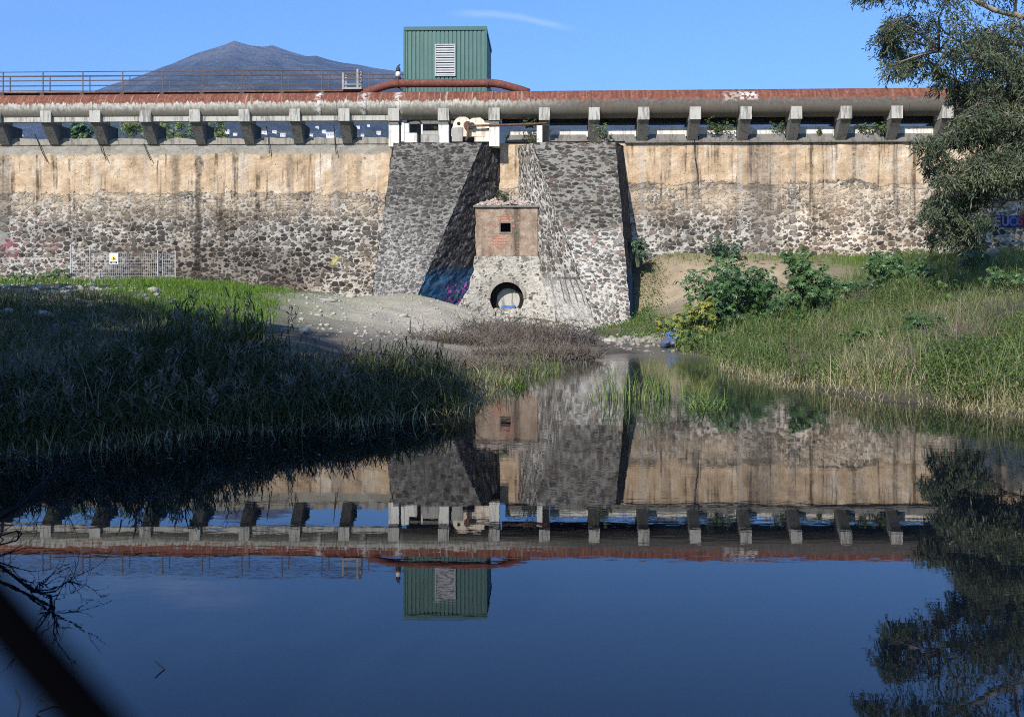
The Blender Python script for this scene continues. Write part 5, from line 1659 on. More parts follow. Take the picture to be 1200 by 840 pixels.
shrub(60, 325, 0, .55, .8, 200, L_CAST, 'dark low shrub left of the mesh fence', (.08, .14), seed=13, loc=(*W(U(63, 2.5), 2.5, 0)[:2], 1.95))
shrub(28, 325, 0, .5, .7, 180, L_CAST, 'dark low shrub at the far left foot of the dam', (.08, .14), seed=14, loc=(*W(U(30, 2.5), 2.5, 0)[:2], 1.95))
shrub(905, 428, 0, 0.45, .5, 200, L_WEED, 'low leafy weed bush near the right waterline below the largest shrub', (.06, .11), seed=61, loc=P3(905, 428, 25))
shrub(1012, 412, 0, .5, .6, 240, L_WEED, 'low leafy bush among straw grass in the middle of the right bank', (.06, .11), seed=62, loc=P3(1012, 412, 25))
shrub(1078, 398, 0, .6, .6, 240, L_CAST, 'small dark bush left of the rounded brown dry bush', (.07, .13), seed=63, loc=P3(1078, 398, 26))
shrub(1185, 352, 0, .7, .8, 260, L_CAST, 'dark green bush at the right picture edge below the painted letters', (.08, .15), seed=64, loc=P3(1185, 352, 30))
shrub(1140, 335, 0, .9, 1.0, 380, L_CAST_B, 'dark bluish bush in the shade at the dam foot under the hanging tree', (.08, .15), seed=65, loc=P3(1140, 318, 40))
# plants on the crest
gcr = 'plants growing on the dam crest'
shrub(0, 0, 0, .42, .95, 300, L_WEED, 'thick green plant with yellow flowers spilling over the white parapet below the pipe', (.05, .09), 21, (*W(U(843, .15), .15, 0)[:2], 9.50), 'crest_plant', gcr, 8)
shrub(0, 0, 0, .38, .45, 120, L_WEED, 'small green plant on the white parapet, second from the buttresses', (.05, .09), 22, (*W(U(912, .15), .15, 0)[:2], 9.5), 'crest_plant', gcr, 5)
shrub(0, 0, 0, .35, .4, 100, L_WEED, 'small green tuft at the left end of the third planted parapet bay', (.05, .09), 23, (*W(U(1013, .15), .15, 0)[:2], 9.5), 'crest_plant', gcr, 5)
shrub(0, 0, 0, .5, .4, 130, L_WEED, 'green plant hanging over the parapet at right beside the hanging tree', (.05, .09), 24, (*W(U(1031, .2), .2, 0)[:2], 9.40), 'crest_plant', gcr, 5)
shrub(0, 0, 0, .22, .15, 40, L_WEED, 'tiny green tuft on the grey ledge at right', (.04, .07), 25, (*W(U(960), .05, 0)[:2], 9.38), 'crest_plant', gcr, 5)
shrub(0, 0, 0, 1.15, .55, 130, L_CAST_Y, 'straggly yellow green bush rooted on top of the right buttress', (.05, .1), 26, (*W(U(703, .8), .7, 0)[:2], 8.85), 'crest_plant', gcr, 6)
shrub(0, 0, 0, .5, 1.0, 260, L_DARK, 'dark bush under the pipe above the thin rusty pipe', (.05, .1), 27, (*W(U(617, .3), .2, 0)[:2], 9.75), 'crest_plant', gcr, 7)
shrub(0, 0, 0, .5, .55, 120, L_DARK, 'scrubby dark weed on the gap between the two buttress tops', (.04, .08), 28, (*W(U(622, .5), .5, 0)[:2], 8.9), 'crest_plant', gcr, 6)
shrub(0, 0, 0, .55, .6, 150, L_DARK, 'dry dark weed growing on the rubble roof of the gatehouse', (.05, .09), 29, (*W(U(589, .9), .9, 0)[:2], gz1 + .25), 'crest_plant', gcr, 6)
shrub(0, 0, 0, .28, .12, 26, L_WEED, 'tiny green plant on the grey block of the left buttress', (.04, .06), 30, (*W(U(510.5, .7), .7, 0)[:2], ZZ(511, 155, .7)), 'crest_plant', gcr, 5)
# bushes on the far side of the dam, seen under the pipe
for k, (px, d, r_, hgt, lab) in enumerate(((94, 60, 1.2, 3.0, 'rounded green bush beyond the dam seen in the second gap from the left'), (152, 64, 1.9, 4.2, 'olive bush beyond the dam seen in the third gap from the left'), (205, 66, 1.9, 4.4, 'olive bush beyond the dam seen in the fourth gap from the left'), (252, 64, 1.2, 4.0, 'small olive bush beyond the dam seen in the fifth gap from the left'), (716, 62, 1.6, 2.2, 'dark bush beyond the dam right of the right buttress'), (790, 60, 1.2, 2.0, 'dark bush beyond the dam in a right hand parapet gap'))):
    shrub(0, 0, 0, hgt, r_, 950, L_CAST if k in (0,) else L_SEDGE if k < 4 else L_DARK, lab, (.10, .2), 40 + k, ((px - 600) / F * d, d, 8.3), 'far_bush', 'bushes beyond the dam', 8)


# ------------------------------------------------------------------ sedge tufts in and beside the water
def tuft(px, py, n, hgt, spread, mat, label, wr=(.012, .022), lean=(.1, .5), seed=1, name='sedge_tuft', group='sedge tufts at the waterline', d=None):
    global rng
    keep = rng; rng = np.random.default_rng(seed)
    d = d or CAM_H * F / (py - HOR)
    x = (px - 600) / F * d
    z = max(H1(x, d), -.02)
    an = rng.uniform(0, 6.28, n); rr = spread * np.sqrt(rng.uniform(0, 1, n))
    B = np.c_[x + rr * np.cos(an), d + rr * np.sin(an) * .8, np.full(n, z - .05)]
    V, Fc = blades(B, hgt * rng.uniform(.45, 1.05, n), rng.uniform(wr[0], wr[1], n), rng.uniform(lean[0], lean[1], n), rng.uniform(0, 6.28, n), 4, .6)
    o = np_obj(name, V, Fc, mat, None, False, None, (x, d, z))
    tag(o, label, 'sedge', group)
    rng = keep
    return o


tuft(752, 468, 90, 1.05, .38, L_TUFT, 'thickest upright sedge tuft standing in the water in mid pond', seed=1)
tuft(774, 466, 60, .8, .3, L_TUFT, 'sedge tuft standing in the water just right of the thickest tuft', seed=2)
tuft(722, 468, 39, .95, .22, L_TUFT, 'thin upright sedge tuft in the water left of the thickest tuft', seed=3)
tuft(700, 468, 15, .7, .15, L_TUFT, 'sparse sedge sprig in the water, the leftmost of the standing tufts', seed=4)
tuft(829, 478, 90, .6, .36, L_TUFT, 'drooping leafy sedge tuft in open water nearest the right bank', (.018, .034), (.4, 1.3), seed=5)
tuft(815, 468, 51, .75, .28, L_TUFT, 'upright sedge tuft behind the drooping leafy tuft', seed=6)
tuft(597, 455, 70, .5, .32, L_GRASS, 'bright yellow green leafy tuft in front of the dead brush', (.02, .04), (.4, 1.2), seed=7)
tuft(946, 450, 60, .5, .34, L_REED, 'broad leaved green tuft on the right shoreline', (.02, .04), (.4, 1.2), seed=8)
tuft(575, 466, 40, .5, .4, L_STRAW, 'straw coloured tuft at the tip of the reeds', seed=9)
tuft(1150, 478, 60, .5, .45, L_REED, 'broad leaved green tuft at the right waterline below the weeds', (.02, .04), (.4, 1.2), seed=10)
tuft(1180, 484, 50, .45, .45, L_STRAW, 'pale straw tuft at the far right waterline', (.02, .03), (.4, 1.2), seed=11)
tuft(895, 405, 170, 1.2, .75, L_SEDGE, 'big arching grass tuft in front of the largest shrub', (.014, .026), (.3, 1.0), seed=12, d=31)
tuft(925, 420, 110, .85, .7, L_SEDGE, 'arching grass tuft in front of the tall narrow shrub', (.014, .026), (.3, 1.0), seed=13, d=28)
tuft(1085, 350, 120, 1.3, .8, L_SEDGE, 'pale arching grass tuft in front of the broad shrub', (.014, .026), (.4, 1.0), seed=14, d=34)
tuft(1130, 340, 120, 1.2, .8, L_SEDGE, 'arching grass tuft on the upper right bank below the hanging tree', (.014, .026), (.4, 1.0), seed=16, d=34)
tuft(552, 372, 70, .3, .3, L_GRASS, 'little green grass tuft on the gravel mound near the outlet', (.015, .03), (.2, .8), seed=17, d=40)


# floating leaves and scum
nfl = 260
fx = np.r_[rng.uniform(-7.5, -1, 130), rng.uniform(2.0, 10, 130)]
fy = np.where(fx < 0, np.interp(fx, [-7.5, -6, -3, -1], [11.0, 12, 14.2, 15.6]) - np.abs(rng.normal(0, 1.1, nfl)), np.interp(fx, [2, 5, 8, 10], [24, 21.5, 17.6, 15.6]) - np.abs(rng.normal(0, 1.3, nfl)))
P = np.c_[fx, fy, np.full(nfl, .006)]
an = rng.uniform(0, 6.28, nfl)
D = np.c_[np.cos(an), np.sin(an), np.zeros(nfl)]; S = np.c_[-np.sin(an), np.cos(an), np.zeros(nfl)]
L = rng.uniform(.03, .10, nfl)[:, None]
V = np.stack((P, P + D * L * .5 + S * L * .22, P + D * L, P + D * L * .5 - S * L * .22), 1).reshape(-1, 3)
tag(np_obj('floating_leaves', V, np.arange(4 * nfl).reshape(-1, 4), L_LITTER), 'small dead leaves floating on the pond near its banks', 'floating leaves', None, 'stuff')


# ------------------------------------------------------------------ dry brush
def brush(px, py, d, n, hgt, rad, mat, label, seed, rw=.007, group='dry brush clumps', zoff=0):
    rg = np.random.default_rng(seed)
    x = (px - 600) / F * d; y = d; z = max(H1(x, y), -.05) + zoff
    mb = MB()
    for i in range(n):
        an = rg.uniform(0, 6.28); rr = rad * math.sqrt(rg.uniform(0, 1))
        p = np.array([x + rr * math.cos(an), y + rr * math.sin(an) * .7, z - .03])
        di = rg.normal(0, .8, 3); di[2] = abs(di[2]) * .7 + .25
        pts = [p.copy()]; L = hgt * rg.uniform(.4, 1.0)
        for k in range(3):
            di = di / np.linalg.norm(di); p = p + di * L / 3; pts.append(p.copy()); di += rg.normal(0, .4, 3)
        mb.tube(pts, [rw, rw * .8, rw * .6, rw * .3], 3, False)
        for k in range(3):
            q = pts[rg.integers(1, 4)]; e_ = rg.normal(0, .5, 3); e_[2] = abs(e_[2])
            mb.tube([q, q + e_ * L * .28, q + e_ * L * .45 + rg.normal(0, .04, 3)], [rw * .6, rw * .45, rw * .2], 3, False)
    o = mb.build('dry_brush', mat, None, False, (x, y, z))
    tag(o, label, 'brush', group)


brush(585, 398, 34, 330, .85, 1.3, M_TWIG2, 'grey leafless brush heap right below the round outlet', 1, .012)
brush(655, 402, 32, 330, .85, 1.15, M_TWIG2, 'grey leafless brush heap at the right end of the spit beside the stream', 2, .012)
brush(620, 404, 31, 300, .8, 1.3, M_TWIG, 'brown leafless brush heap in the middle of the spit', 12, .012)
brush(555, 410, 29, 320, .75, 1.3, M_TWIG, 'brown dry brush heap at the foot of the gravel mound', 3, .012)
brush(610, 425, 26.5, 360, .65, 1.3, M_TWIG, 'brown dry brush heap in front, nearest the water on the spit', 4, .011)
brush(665, 422, 27.5, 240, .55, .9, M_TWIG, 'small brown dry brush at the tip of the spit', 5, .011)
brush(520, 408, 29, 200, .55, 1.1, M_TWIG, 'thin brown dry stalks on the lower gravel mound', 6, .010)
brush(570, 440, 23, 240, .5, 1.0, M_TWIG, 'low brown dry brush behind the bright leafy tuft', 13, .010)
brush(1150, 400, 23, 420, .75, .85, M_TWIG, 'rounded brown dry bush on the right bank at the picture edge', 7, .005)
brush(1062, 430, 20.5, 200, .65, .7, M_TWIG, 'brown dry stalks between straw and green weeds on the right bank', 8, .005)
brush(1100, 400, 24, 60, .8, .6, M_TWIG, 'sparse pale dry stalks left of the rounded brown bush', 9, .006)
brush(470, 395, 29, 60, .5, 1.2, M_TWIG2, 'scattered dry sprigs at the front edge of the gravel mound', 10)
brush(735, 300, 48.5, 40, .9, .4, M_TWIG2, 'bare twigs beside the bluish shrub at the buttress', 11)


brush(960, 425, 23, 150, .6, .6, M_TWIG, 'brown dead stalks near the middle of the right bank', 14, .005)
brush(1110, 425, 20.5, 160, .7, .6, M_TWIG, 'brown dead stalks left of the lowest green weeds', 15, .005)
brush(1185, 375, 26, 220, .8, .9, M_TWIG2, 'grey dead brush at the right picture edge above the weeds', 16, .006)
brush(1020, 350, 34, 110, .9, .8, M_TWIG, 'dead stalks between the broad shrub and the sandy slope', 17, .007)


# ------------------------------------------------------------------ stones
def stone_mesh(c, r, rg, sq=(1, 1, .6), sub=2):
    import bmesh
    bm = bmesh.new(); bmesh.ops.create_icosphere(bm, subdivisions=sub, radius=1)
    o_ = rg.uniform(0, 50, 3); rot = Matrix.Rotation(rg.uniform(0, 6.28), 3, 'Z')
    V = []
    for v in bm.verts:
        k = 1 + .45 * mnoise.noise(Vector(v.co) * 1.3 + Vector(o_)) + .15 * mnoise.noise(Vector(v.co) * 3.1 + Vector(o_))
        q = rot @ Vector((v.co.x * k * r * sq[0], v.co.y * k * r * sq[1], v.co.z * k * r * sq[2]))
        V.append((q.x + c[0], q.y + c[1], q.z + c[2]))
    Fc = [[v.index for v in f.verts] for f in bm.faces]
    bm.free()
    return np.array(V), np.array(Fc)


MAT_STONE = concrete('pale_stone', (.24, .22, .18), (.52, .48, .41), .2, (.2, .18, .15), sc=3)
MAT_STONE2 = concrete('grey_stone', (.13, .125, .12), (.27, .26, .25), .3, sc=3)
MAT_RUBBLE = concrete('mixed_rubble', (.13, .115, .095), (.44, .40, .34), .5, (.10, .085, .07), sc=2)
rgs = np.random.default_rng(99)
for px, py, d, r_, sq, mt, lab in ((50, 371, 20.2, .16, (1.2, .8, .8), MAT_STONE, 'pale upright stone on the shaded left bank'), (8, 364, 20.8, .13, (1.1, .8, .7), MAT_STONE, 'smaller pale stone at the far left edge of the shaded bank'),
                                  (357, 388, 25.5, .2, (1.5, .8, .5), MAT_STONE, 'whitish flat stone at the lower left of the gravel mound'), (328, 381, 24.5, .18, (1.5, .9, .45), MAT_STONE, 'pale slab between the bright grass and the gravel mound'),
                                  (380, 357, 38, .26, (2.0, .6, .35), MAT_STONE, 'long flat pale stone high on the gravel mound'), (411, 350, 42, .22, (1.2, .9, .6), MAT_STONE, 'pinkish white stone on the crest of the gravel mound'),
                                  (372, 370, 31, .14, (1.2, .9, .6), MAT_STONE, 'small white stone midway up the gravel mound'), (473, 368, 36, .15, (1.2, .9, .6), MAT_STONE, 'lone small white stone on the bare right part of the mound'),
                                  (549, 388, 36, .16, (1.2, .9, .6), MAT_STONE, 'white stone near the dry brush below the outlet'), (1106, 391, 25, .16, (1.6, .8, .5), MAT_STONE, 'whitish stone among the shrubs on the right bank'),
                                  (1163, 289, 47, .42, (1.3, .9, .8), MAT_STONE2, 'grey boulder at the dam foot under the hanging tree'), (714, 400, 35.6, .2, (1.5, .8, .5), MAT_STONE, 'white flat stone at the edge of the stream'), (180, 345, 31, .17, (1.4, .9, .7), MAT_STONE, 'pale broken lump at the edge of the shade left of the grass')):
    x = (px - 600) / F * d; z = H1(x, d)
    V, Fc = stone_mesh((x, d, z + r_ * sq[2] * .35), r_, rgs, sq)
    tag(np_obj('stone', V, Fc, mt, None, True, None, (x, d, z)), lab, 'stone', 'single stones')
# loose stones, too many to count
def loose(name, poly, n, box, rr, mat, label, clump=.2):
    B = scatter(poly, n, *box, clump=clump)
    parts = []
    for b in B:
        r_ = rr[0] + (rr[1] - rr[0]) * rgs.uniform() ** 3
        parts.append(stone_mesh((b[0], b[1], b[2] + r_ * .2), r_, rgs, (1.2, 1, .7), 1))
    V, Fc = cat(parts)
    tag(np_obj(name, V, Fc, mat, None, False), label, 'stones', None, 'stuff')
loose('loose_gravel', [(340, 347), (400, 342), (500, 346), (560, 360), (580, 385), (545, 402), (480, 402), (420, 400), (350, 398)], 900, (-10, 0, 22, 47), (.015, .075), MAT_STONE, 'loose pale stones strewn over the gravel mound')
loose('shore_rubble', [(715, 402), (735, 392), (760, 390), (795, 398), (790, 412), (760, 409), (735, 406)], 240, (3, 7, 29, 42), (.04, .14), MAT_RUBBLE, 'heap of pale rubble stones on the shore left of the blue bag')
loose('bank_stones', [(-20, 335), (130, 337), (200, 350), (215, 372), (120, 400), (-20, 420)], 380, (-18, -5, 14, 36), (.02, .10), MAT_STONE2, 'scattered stones on the shaded left bank')
loose('outlet_rubble', [(560, 372), (585, 366), (640, 372), (690, 386), (685, 398), (620, 388), (575, 390)], 330, (-2, 4, 34, 48), (.04, .15), MAT_STONE, 'broken white rubble in front of the round outlet')
loose('slope_stones', [(745, 370), (750, 310), (930, 306), (900, 340), (830, 385)], 220, (4, 12, 34, 50), (.02, .09), MAT_STONE2, 'small stones on the bare sandy slope')
loose('right_stones', [(1080, 395), (1110, 385), (1200, 365), (1210, 400), (1130, 400)], 260, (8, 16, 22, 31), (.03, .12), MAT_STONE, 'pale stones showing through the right bank')
loose('shade_edge_stones', [(0, 333), (130, 335), (210, 342), (200, 350), (100, 341), (0, 338)], 260, (-20, -8, 26, 46), (.03, .12), MAT_STONE, 'row of pale stones along the edge of the shade at left')
parts = []
for k in range(170):
    u = rgs.uniform(gu0, gu1); t = rgs.uniform(0, 1); r_ = rgs.uniform(.04, .11)
    parts.append(stone_mesh(W(u * (1 - .12 * t), GP - t * 1.5, gz1 + .12 + .48 * t), r_, rgs, (1.2, 1, .7), 1))
V, Fc = cat(parts)
MAT_ROOFR = rusty('brick_rubble', (.22, .12, .09), (.42, .33, .28), (.6, .54, .48))
np_obj('rubble', V, Fc, MAT_ROOFR, gate)['kind'] = 'stuff'

# blue bag / sheet on the shore
MAT_GREYB = flat('grey_blue_plastic', (.10, .12, .19), .4)
x, d = (784 - 600) / F * 32.6, 32.6
z = max(H1(x, d), 0.05)
bg_ = empty('plastic_bag', (x, d, z)); tag(bg_, 'crumpled bright blue and grey plastic bag on the shore right of the rubble heap', 'plastic bag')
V, Fc = stone_mesh((x - .05, d, z + .12), .36, np.random.default_rng(5), (1.15, .6, .42), 3)
V[:, 2] += (V[:, 0] - x) * .3
V += np.array([mnoise.noise_vector(Vector(v * 6)) for v in V]) * .04
np_obj('body', V, Fc, MAT_GREYB, bg_, True)
V, Fc = stone_mesh((x + .16, d - .04, z + .30), .24, np.random.default_rng(6), (1.1, .7, .55), 3)
V += np.array([mnoise.noise_vector(Vector(v * 8)) for v in V]) * .06
np_obj('top_fold', V, Fc, MAT_BLUE, bg_, True)

# ------------------------------------------------------------------ trees
def tree(name, base, label, group, limbs, clusters, mat, bark, leaf, twig, trunk_r, seed, per=16, mats=None):
    """limbs: list of polylines (world), first one is the trunk; clusters: (pos, radius, mat index)"""
    rg = np.random.default_rng(seed)
    root = empty(name, base)
    tag(root, label, 'tree', group)
    mb = MB()
    for k, pl in enumerate(limbs[:1]):
        r0 = trunk_r
        mb.tube(pl, list(np.linspace(r0, r0 * .35, len(pl))), 10)
    tr = mb.build('trunk', bark, root, True)
    mb = MB()
    nodes = []
    for pl, r0 in limbs[1:]:
        mb.tube(pl, list(np.linspace(r0, r0 * .25, len(pl))), 7)
        for a_, b_ in zip(pl[:-1], pl[1:]):
            for t in (0, .33, .66): nodes.append(np.array(a_) * (1 - t) + np.array(b_) * t)
    for a_, b_ in zip(limbs[0][len(limbs[0]) // 2:-1], limbs[0][len(limbs[0]) // 2 + 1:]):
        nodes.append(np.array(b_))
    nodes = np.array(nodes)
    leafsets = {}
    for c_, r_, mi in clusters:
        c_ = np.array(c_)
        dd = np.linalg.norm(nodes - c_, axis=1) + 1.2 * np.maximum(0, nodes[:, 2] - c_[2])
        nd = nodes[np.argmin(dd)]
        mid = nd * .45 + c_ * .55 + [0, 0, .25 * r_] + rg.normal(0, .12, 3) * r_
        mb.tube([nd, mid, c_ + [0, 0, .2 * r_]], [.045, .028, .012], 5)
        nt = twig
        for t in range(nt):
            o_ = rg.normal(0, 1, 3); o_ /= np.linalg.norm(o_)
            st = c_ + o_ * r_ * rg.uniform(.2, .9) * [1, 1, .7]
            if rg.uniform() < .35: mb.tube([c_ + [0, 0, .15 * r_], st], [.010, .005], 3, False)
            dr = np.array([o_[0] * .5, o_[1] * .5, -1.0 + rg.uniform(-.2, .5)]); dr /= np.linalg.norm(dr)
            ln_ = r_ * rg.uniform(.5, 1.25)
            s_ = np.linspace(0, 1, per) + rg.uniform(-.03, .03, per)
            P = st + dr * (s_ * ln_)[:, None] + rg.normal(0, .05 * r_, (per, 3))
            D = dr * .8 + rg.normal(0, .55, (per, 3)); D /= np.linalg.norm(D, axis=1)[:, None]
            L = rg.uniform(leaf[0], leaf[1], per)
            leafsets.setdefault(mi, []).append((P, D, L))
    mb.build('branches', bark, root, True)
    for mi, ls in leafsets.items():
        P = np.concatenate([q[0] for q in ls]); D = np.concatenate([q[1] for q in ls]); L = np.concatenate([q[2] for q in ls])
        V, Fc = leaf_quads(P, D, L, L * leaf[2], rg)
        np_obj('crown', V, Fc, (mats or [mat])[mi], root)
    return root


# hanging eucalyptus on the right bank; it leans over from outside the frame
rg = np.random.default_rng(12)
TB = np.array([19.3, 31.5, H1(19.3, 31.5)])
trunk = [TB + [0, 0, -.3], TB + [-.1, 0, 3], TB + [.2, .3, 7], TB + [-.3, .2, 11], TB + [.1, -.2, 15], TB + [-.3, .1, 19]]
def q3(px, py, d): return np.array(P3(px, py, d))
limbs = [[tuple(v) for v in trunk],
         ([tuple(TB + [-.05, .1, 5.5]), tuple(q3(1290, 10, 31)), tuple(q3(1200, 20, 31)), tuple(q3(1165, 12, 31)), tuple(q3(1130, -6, 31)), tuple(q3(1080, -30, 31))], .14),
         ([tuple(TB + [-.05, .1, 4.5]), tuple(q3(1250, 60, 32)), tuple(q3(1180, 50, 32)), tuple(q3(1130, 70, 31.5)), tuple(q3(1085, 55, 31))], .13),
         ([tuple(TB + [-.05, .1, 3.0]), tuple(q3(1260, 150, 32)), tuple(q3(1190, 130, 32)), tuple(q3(1140, 150, 32))], .12),
         ([tuple(TB + [0, .1, 8.5]), tuple(q3(1250, -130, 31)), tuple(q3(1150, -170, 31)), tuple(q3(1070, -190, 31))], .2),
         ([tuple(TB + [-.1, .1, 12]), tuple(q3(1250, -300, 31)), tuple(q3(1160, -350, 31)), tuple(q3(1110, -370, 31))], .16),
         ([tuple(TB + [-.1, .1, 6]), tuple(TB + [2, .5, 9]), tuple(TB + [4, .5, 11])], .16), ([tuple(TB + [-.1, .1, 10]), tuple(TB + [2, -.8, 14]), tuple(TB + [3, -1, 17])], .14),
         ([tuple(TB + [-.1, .1, 2]), tuple(q3(1240, 230, 32)), tuple(q3(1180, 235, 33)), tuple(q3(1130, 215, 33))], .08)]
clusters = []
def lbound(py):
    return np.interp(py, [-520, -420, -300, -180, -80, -20, 20, 45, 70, 95, 110, 150, 190, 230, 270, 300], [1230, 1130, 1075, 1035, 1030, 1030, 1055, 1068, 1075, 1085, 1140, 1135, 1120, 1128, 1145, 1160])
tries = 0
while len(clusters) < 230 and tries < 4000:
    tries += 1
    px = rg.uniform(1020, 1560); py = rg.uniform(-520, 285)
    if px < lbound(py) + 8: continue
    if px > 1420 and py > 40: continue
    if py > np.interp(px, [1090, 1130, 1160, 1200, 1300], [215, 225, 205, 200, 205]): continue
    if rg.uniform() > (1.0 if px < 1240 else .3): continue
    # a few openings where the sky shows through
    if any(((px - a_) / b_) ** 2 + ((py - c_) / e_) ** 2 < 1 for a_, b_, c_, e_ in ((1118, 22, 88, 10), (1150, 20, 62, 9), (1160, 16, 30, 7), (1090, 14, 10, 8))): continue
    d = rg.uniform(29.5, 33.5)
    r_ = rg.uniform(.65, 1.05)
    mi = 1 if (px > 1125 and 45 < py < 215 and rg.uniform() < .75) else 0
    clusters.append((P3(px, py, d), r_ * (.8 if py > 100 else 1), mi))
for px, py in ((1045, 66), (1052, 78), (1047, 40), (1078, 82), (1095, 95), (1040, 55), (1030, -4), (1018, 2), (1055, 90), (1112, 108), (1128, 120), (1105, 175), (1096, 190), (1112, 205), (1088, 178), (1110, 222), (1096, 246), (1108, 268), (1122, 284), (1090, 262), (1128, 250), (1140, 225), (1116, 240), (1104, 290), (1138, 292), (1132, 272), (1150, 240), (1100, 210), (1118, 262), (1146, 268), (1112, 250), (1150, 110), (1165, 130), (1180, 150), (1150, 170), (1170, 190), (1140, 200), (1190, 205), (1190, 95), (1160, 80), (1145, 140), (1190, 180), (1130, 165)):
    clusters.append((P3(px, py - 14, rg.uniform(30, 32)), .45, 0))
rgt = np.random.default_rng(313)
for _ in range(34):
    px = rgt.uniform(1128, 1260); py = rgt.uniform(35, 215)
    if px < 1150 and 75 < py < 100: continue
    clusters.append((P3(px, py, rgt.uniform(30, 33)), .62, 1 if rgt.uniform() < .4 else 0))
tree('hanging_tree', tuple(TB), 'tall grey green tree with drooping foliage hanging over the right bank', None, limbs, clusters, None, M_BARK, (.11, .21, .21), 40, .42, 77, 17, [L_EUC, L_EUC2])

# big trees behind the photographer on the left bank: they throw the shade over the left of the pond
lab = ['tall dense tree on the left bank nearest the dam, outside the picture', 'tall dense tree on the left bank beyond the picture edge, second from the dam', 'tall dense tree on the left bank beyond the picture edge, third from the dam', 'tall dense tree on the left bank beside the photographer', 'tall dense tree behind the photographer on the left', 'tall dense tree furthest left behind the photographer', 'tall dense tree in the back row at left, nearer the dam', 'tall dense tree in the back row at left, further from the dam', 'tall dense tree in the back row behind the photographer', 'tall dense tree nearest behind the photographer', 'tall dense tree furthest behind the photographer']
spots = [(-29, 12), (-25, 7.5), (-21, 3.5), (-17.3, -.3), (-13.8, -4.5), (-33.5, 7.5), (-29, 2.5), (-24.5, -2), (-19, -6.5), (-11.6, -8.8), (-15.5, -11)]
for k, (x, y) in enumerate(spots):
    rg = np.random.default_rng(500 + k)
    z = H1(x, y); Ht = 20 + rg.uniform(-1, 1)
    tk = [(x, y, z - .2), (x + .2, y, z + 4), (x - .1, y + .2, z + 9), (x, y, z + Ht - 2)]
    lm = [tk]
    cl_ = []
    for j in range(110):
        o_ = rg.normal(0, 1, 3); o_ /= np.linalg.norm(o_); rr = rg.uniform(.2, 1) ** .4
        hz = z + 2.5 + (Ht - 2.5) * (.5 + .5 * o_[2] * rr)
        cl_.append(((x + o_[0] * rr * 3.9, y + o_[1] * rr * 3.9, hz), 1.25, 0))
    for j in range(6):
        an = j * 1.05; hz = z + 4 + j * 1.8
        lm.append(([(x, y, hz), (x + math.cos(an) * 1.6, y + math.sin(an) * 1.6, hz + 1), (x + math.cos(an) * 2.8, y + math.sin(an) * 2.8, hz + 1.6)], .12))
    tree('shade_tree', (x, y, z), lab[k], 'shade trees on the near left bank', lm, cl_, L_DARK, M_BARK, (.5, .8, .5), 7, .35, 600 + k, 6)

# ------------------------------------------------------------------ bare branch at the left edge, near the camera
bb = empty('bare_branch', (-4.7, 8.0, .0)); tag(bb, 'dark leafless branch reaching over the water at the lower left edge', 'branch')
rg = np.random.default_rng(31)
def limb(mb, p, di, L, r_, lev):
    pts = [np.array(p)]; d_ = np.array(di, float)
    for k in range(4):
        d_ = d_ / np.linalg.norm(d_); pts.append(pts[-1] + d_ * L / 4); d_ = d_ + rg.normal(0, .22, 3) - [0, 0, .06]
    mb.tube(pts, list(np.linspace(r_, r_ * .45, 5)), 5)
    if lev > 0:
        for k in range(5 if lev > 1 else 3):
            q = pts[rg.integers(1, 5)]; e_ = d_ / np.linalg.norm(d_) + rg.normal(0, .6, 3)
            limb(mb, q, e_, L * rg.uniform(.4, .7), r_ * .5, lev - 1)
mb = MB()
limb(mb, (-4.6, 8.0, .0), (.8, 0, .28), 1.1, .02, 3)
limb(mb, (-4.5, 8.2, .0), (.8, .1, .42), .9, .018, 3)
limb(mb, (-4.5, 7.8, .02), (.9, -.1, .14), .9, .016, 2)
mb.build('twigs', MAT_BLACK, bb)
# twigs standing in the water
for k, (pts, lab_) in enumerate((([(545, 774), (552, 780), (560, 786), (556, 789), (549, 795)], 'bent thin twig poking from the open water in the left half'), ([(18, 808), (22, 820), (21, 835)], 'thin twig standing in the water at the lower left corner'), ([(730, 828), (742, 815), (760, 812), (775, 814)], None))):
    if lab_ is None: continue
    pass
def water_twig(pts, lab_):
    mb = MB(); d0 = CAM_H * F / (max(p[1] for p in pts) - HOR)
    mb.tube([((px - 600) / F * d0, d0, CAM_H + (HOR - py) / F * d0) for px, py in pts], .004, 5)
    o = mb.build('water_twig', M_TWIG2, None, False, ((pts[0][0] - 600) / F * d0, d0, 0)); tag(o, lab_, 'twig', 'thin twigs standing in the pond')
water_twig([(182, 774), (187, 779), (193.5, 784)], 'short bent twig poking from open water right of the blurred bar')
water_twig([(18, 808), (22, 816), (24, 823), (21, 840)], 'thin crooked twig in the lower left corner left of the blurred bar')
water_twig([(75, 827), (60, 825), (45, 820), (42, 816), (50, 813), (68, 812)], 'curled twig loop in the lower left corner')

m, N, out = new_mat('matt_black_paint')
finish(N, out, (.0015, .0015, .002), 1.0, spec=.0)
MAT_SOOT = m
# ------------------------------------------------------------------ blurred bar right in front of the camera
fb = empty('slanted_bar', (-.58, .2, .3)); tag(fb, 'dark out of focus metal bar slanting across the lower left corner', 'metal bar')
def pt(px, py, d=.2): return P3(px, py, d)
a_ = np.array(pt(-20, 697)); b_ = np.array(pt(108, 845)); dv = (b_ - a_) / np.linalg.norm(b_ - a_)
mb = MB(); mb.tube([tuple(a_ - dv * .75), tuple(a_), tuple(b_), tuple(b_ + dv * .9)], .0052, 16); mb.build('bar', MAT_SOOT, fb, True)
p0 = a_ - dv * .75
mb = MB(); mb.tube([(p0[0], p0[1], .3), (p0[0], p0[1], p0[2] + .1)], .025, 12); mb.build('upright', MAT_SOOT, fb, True)

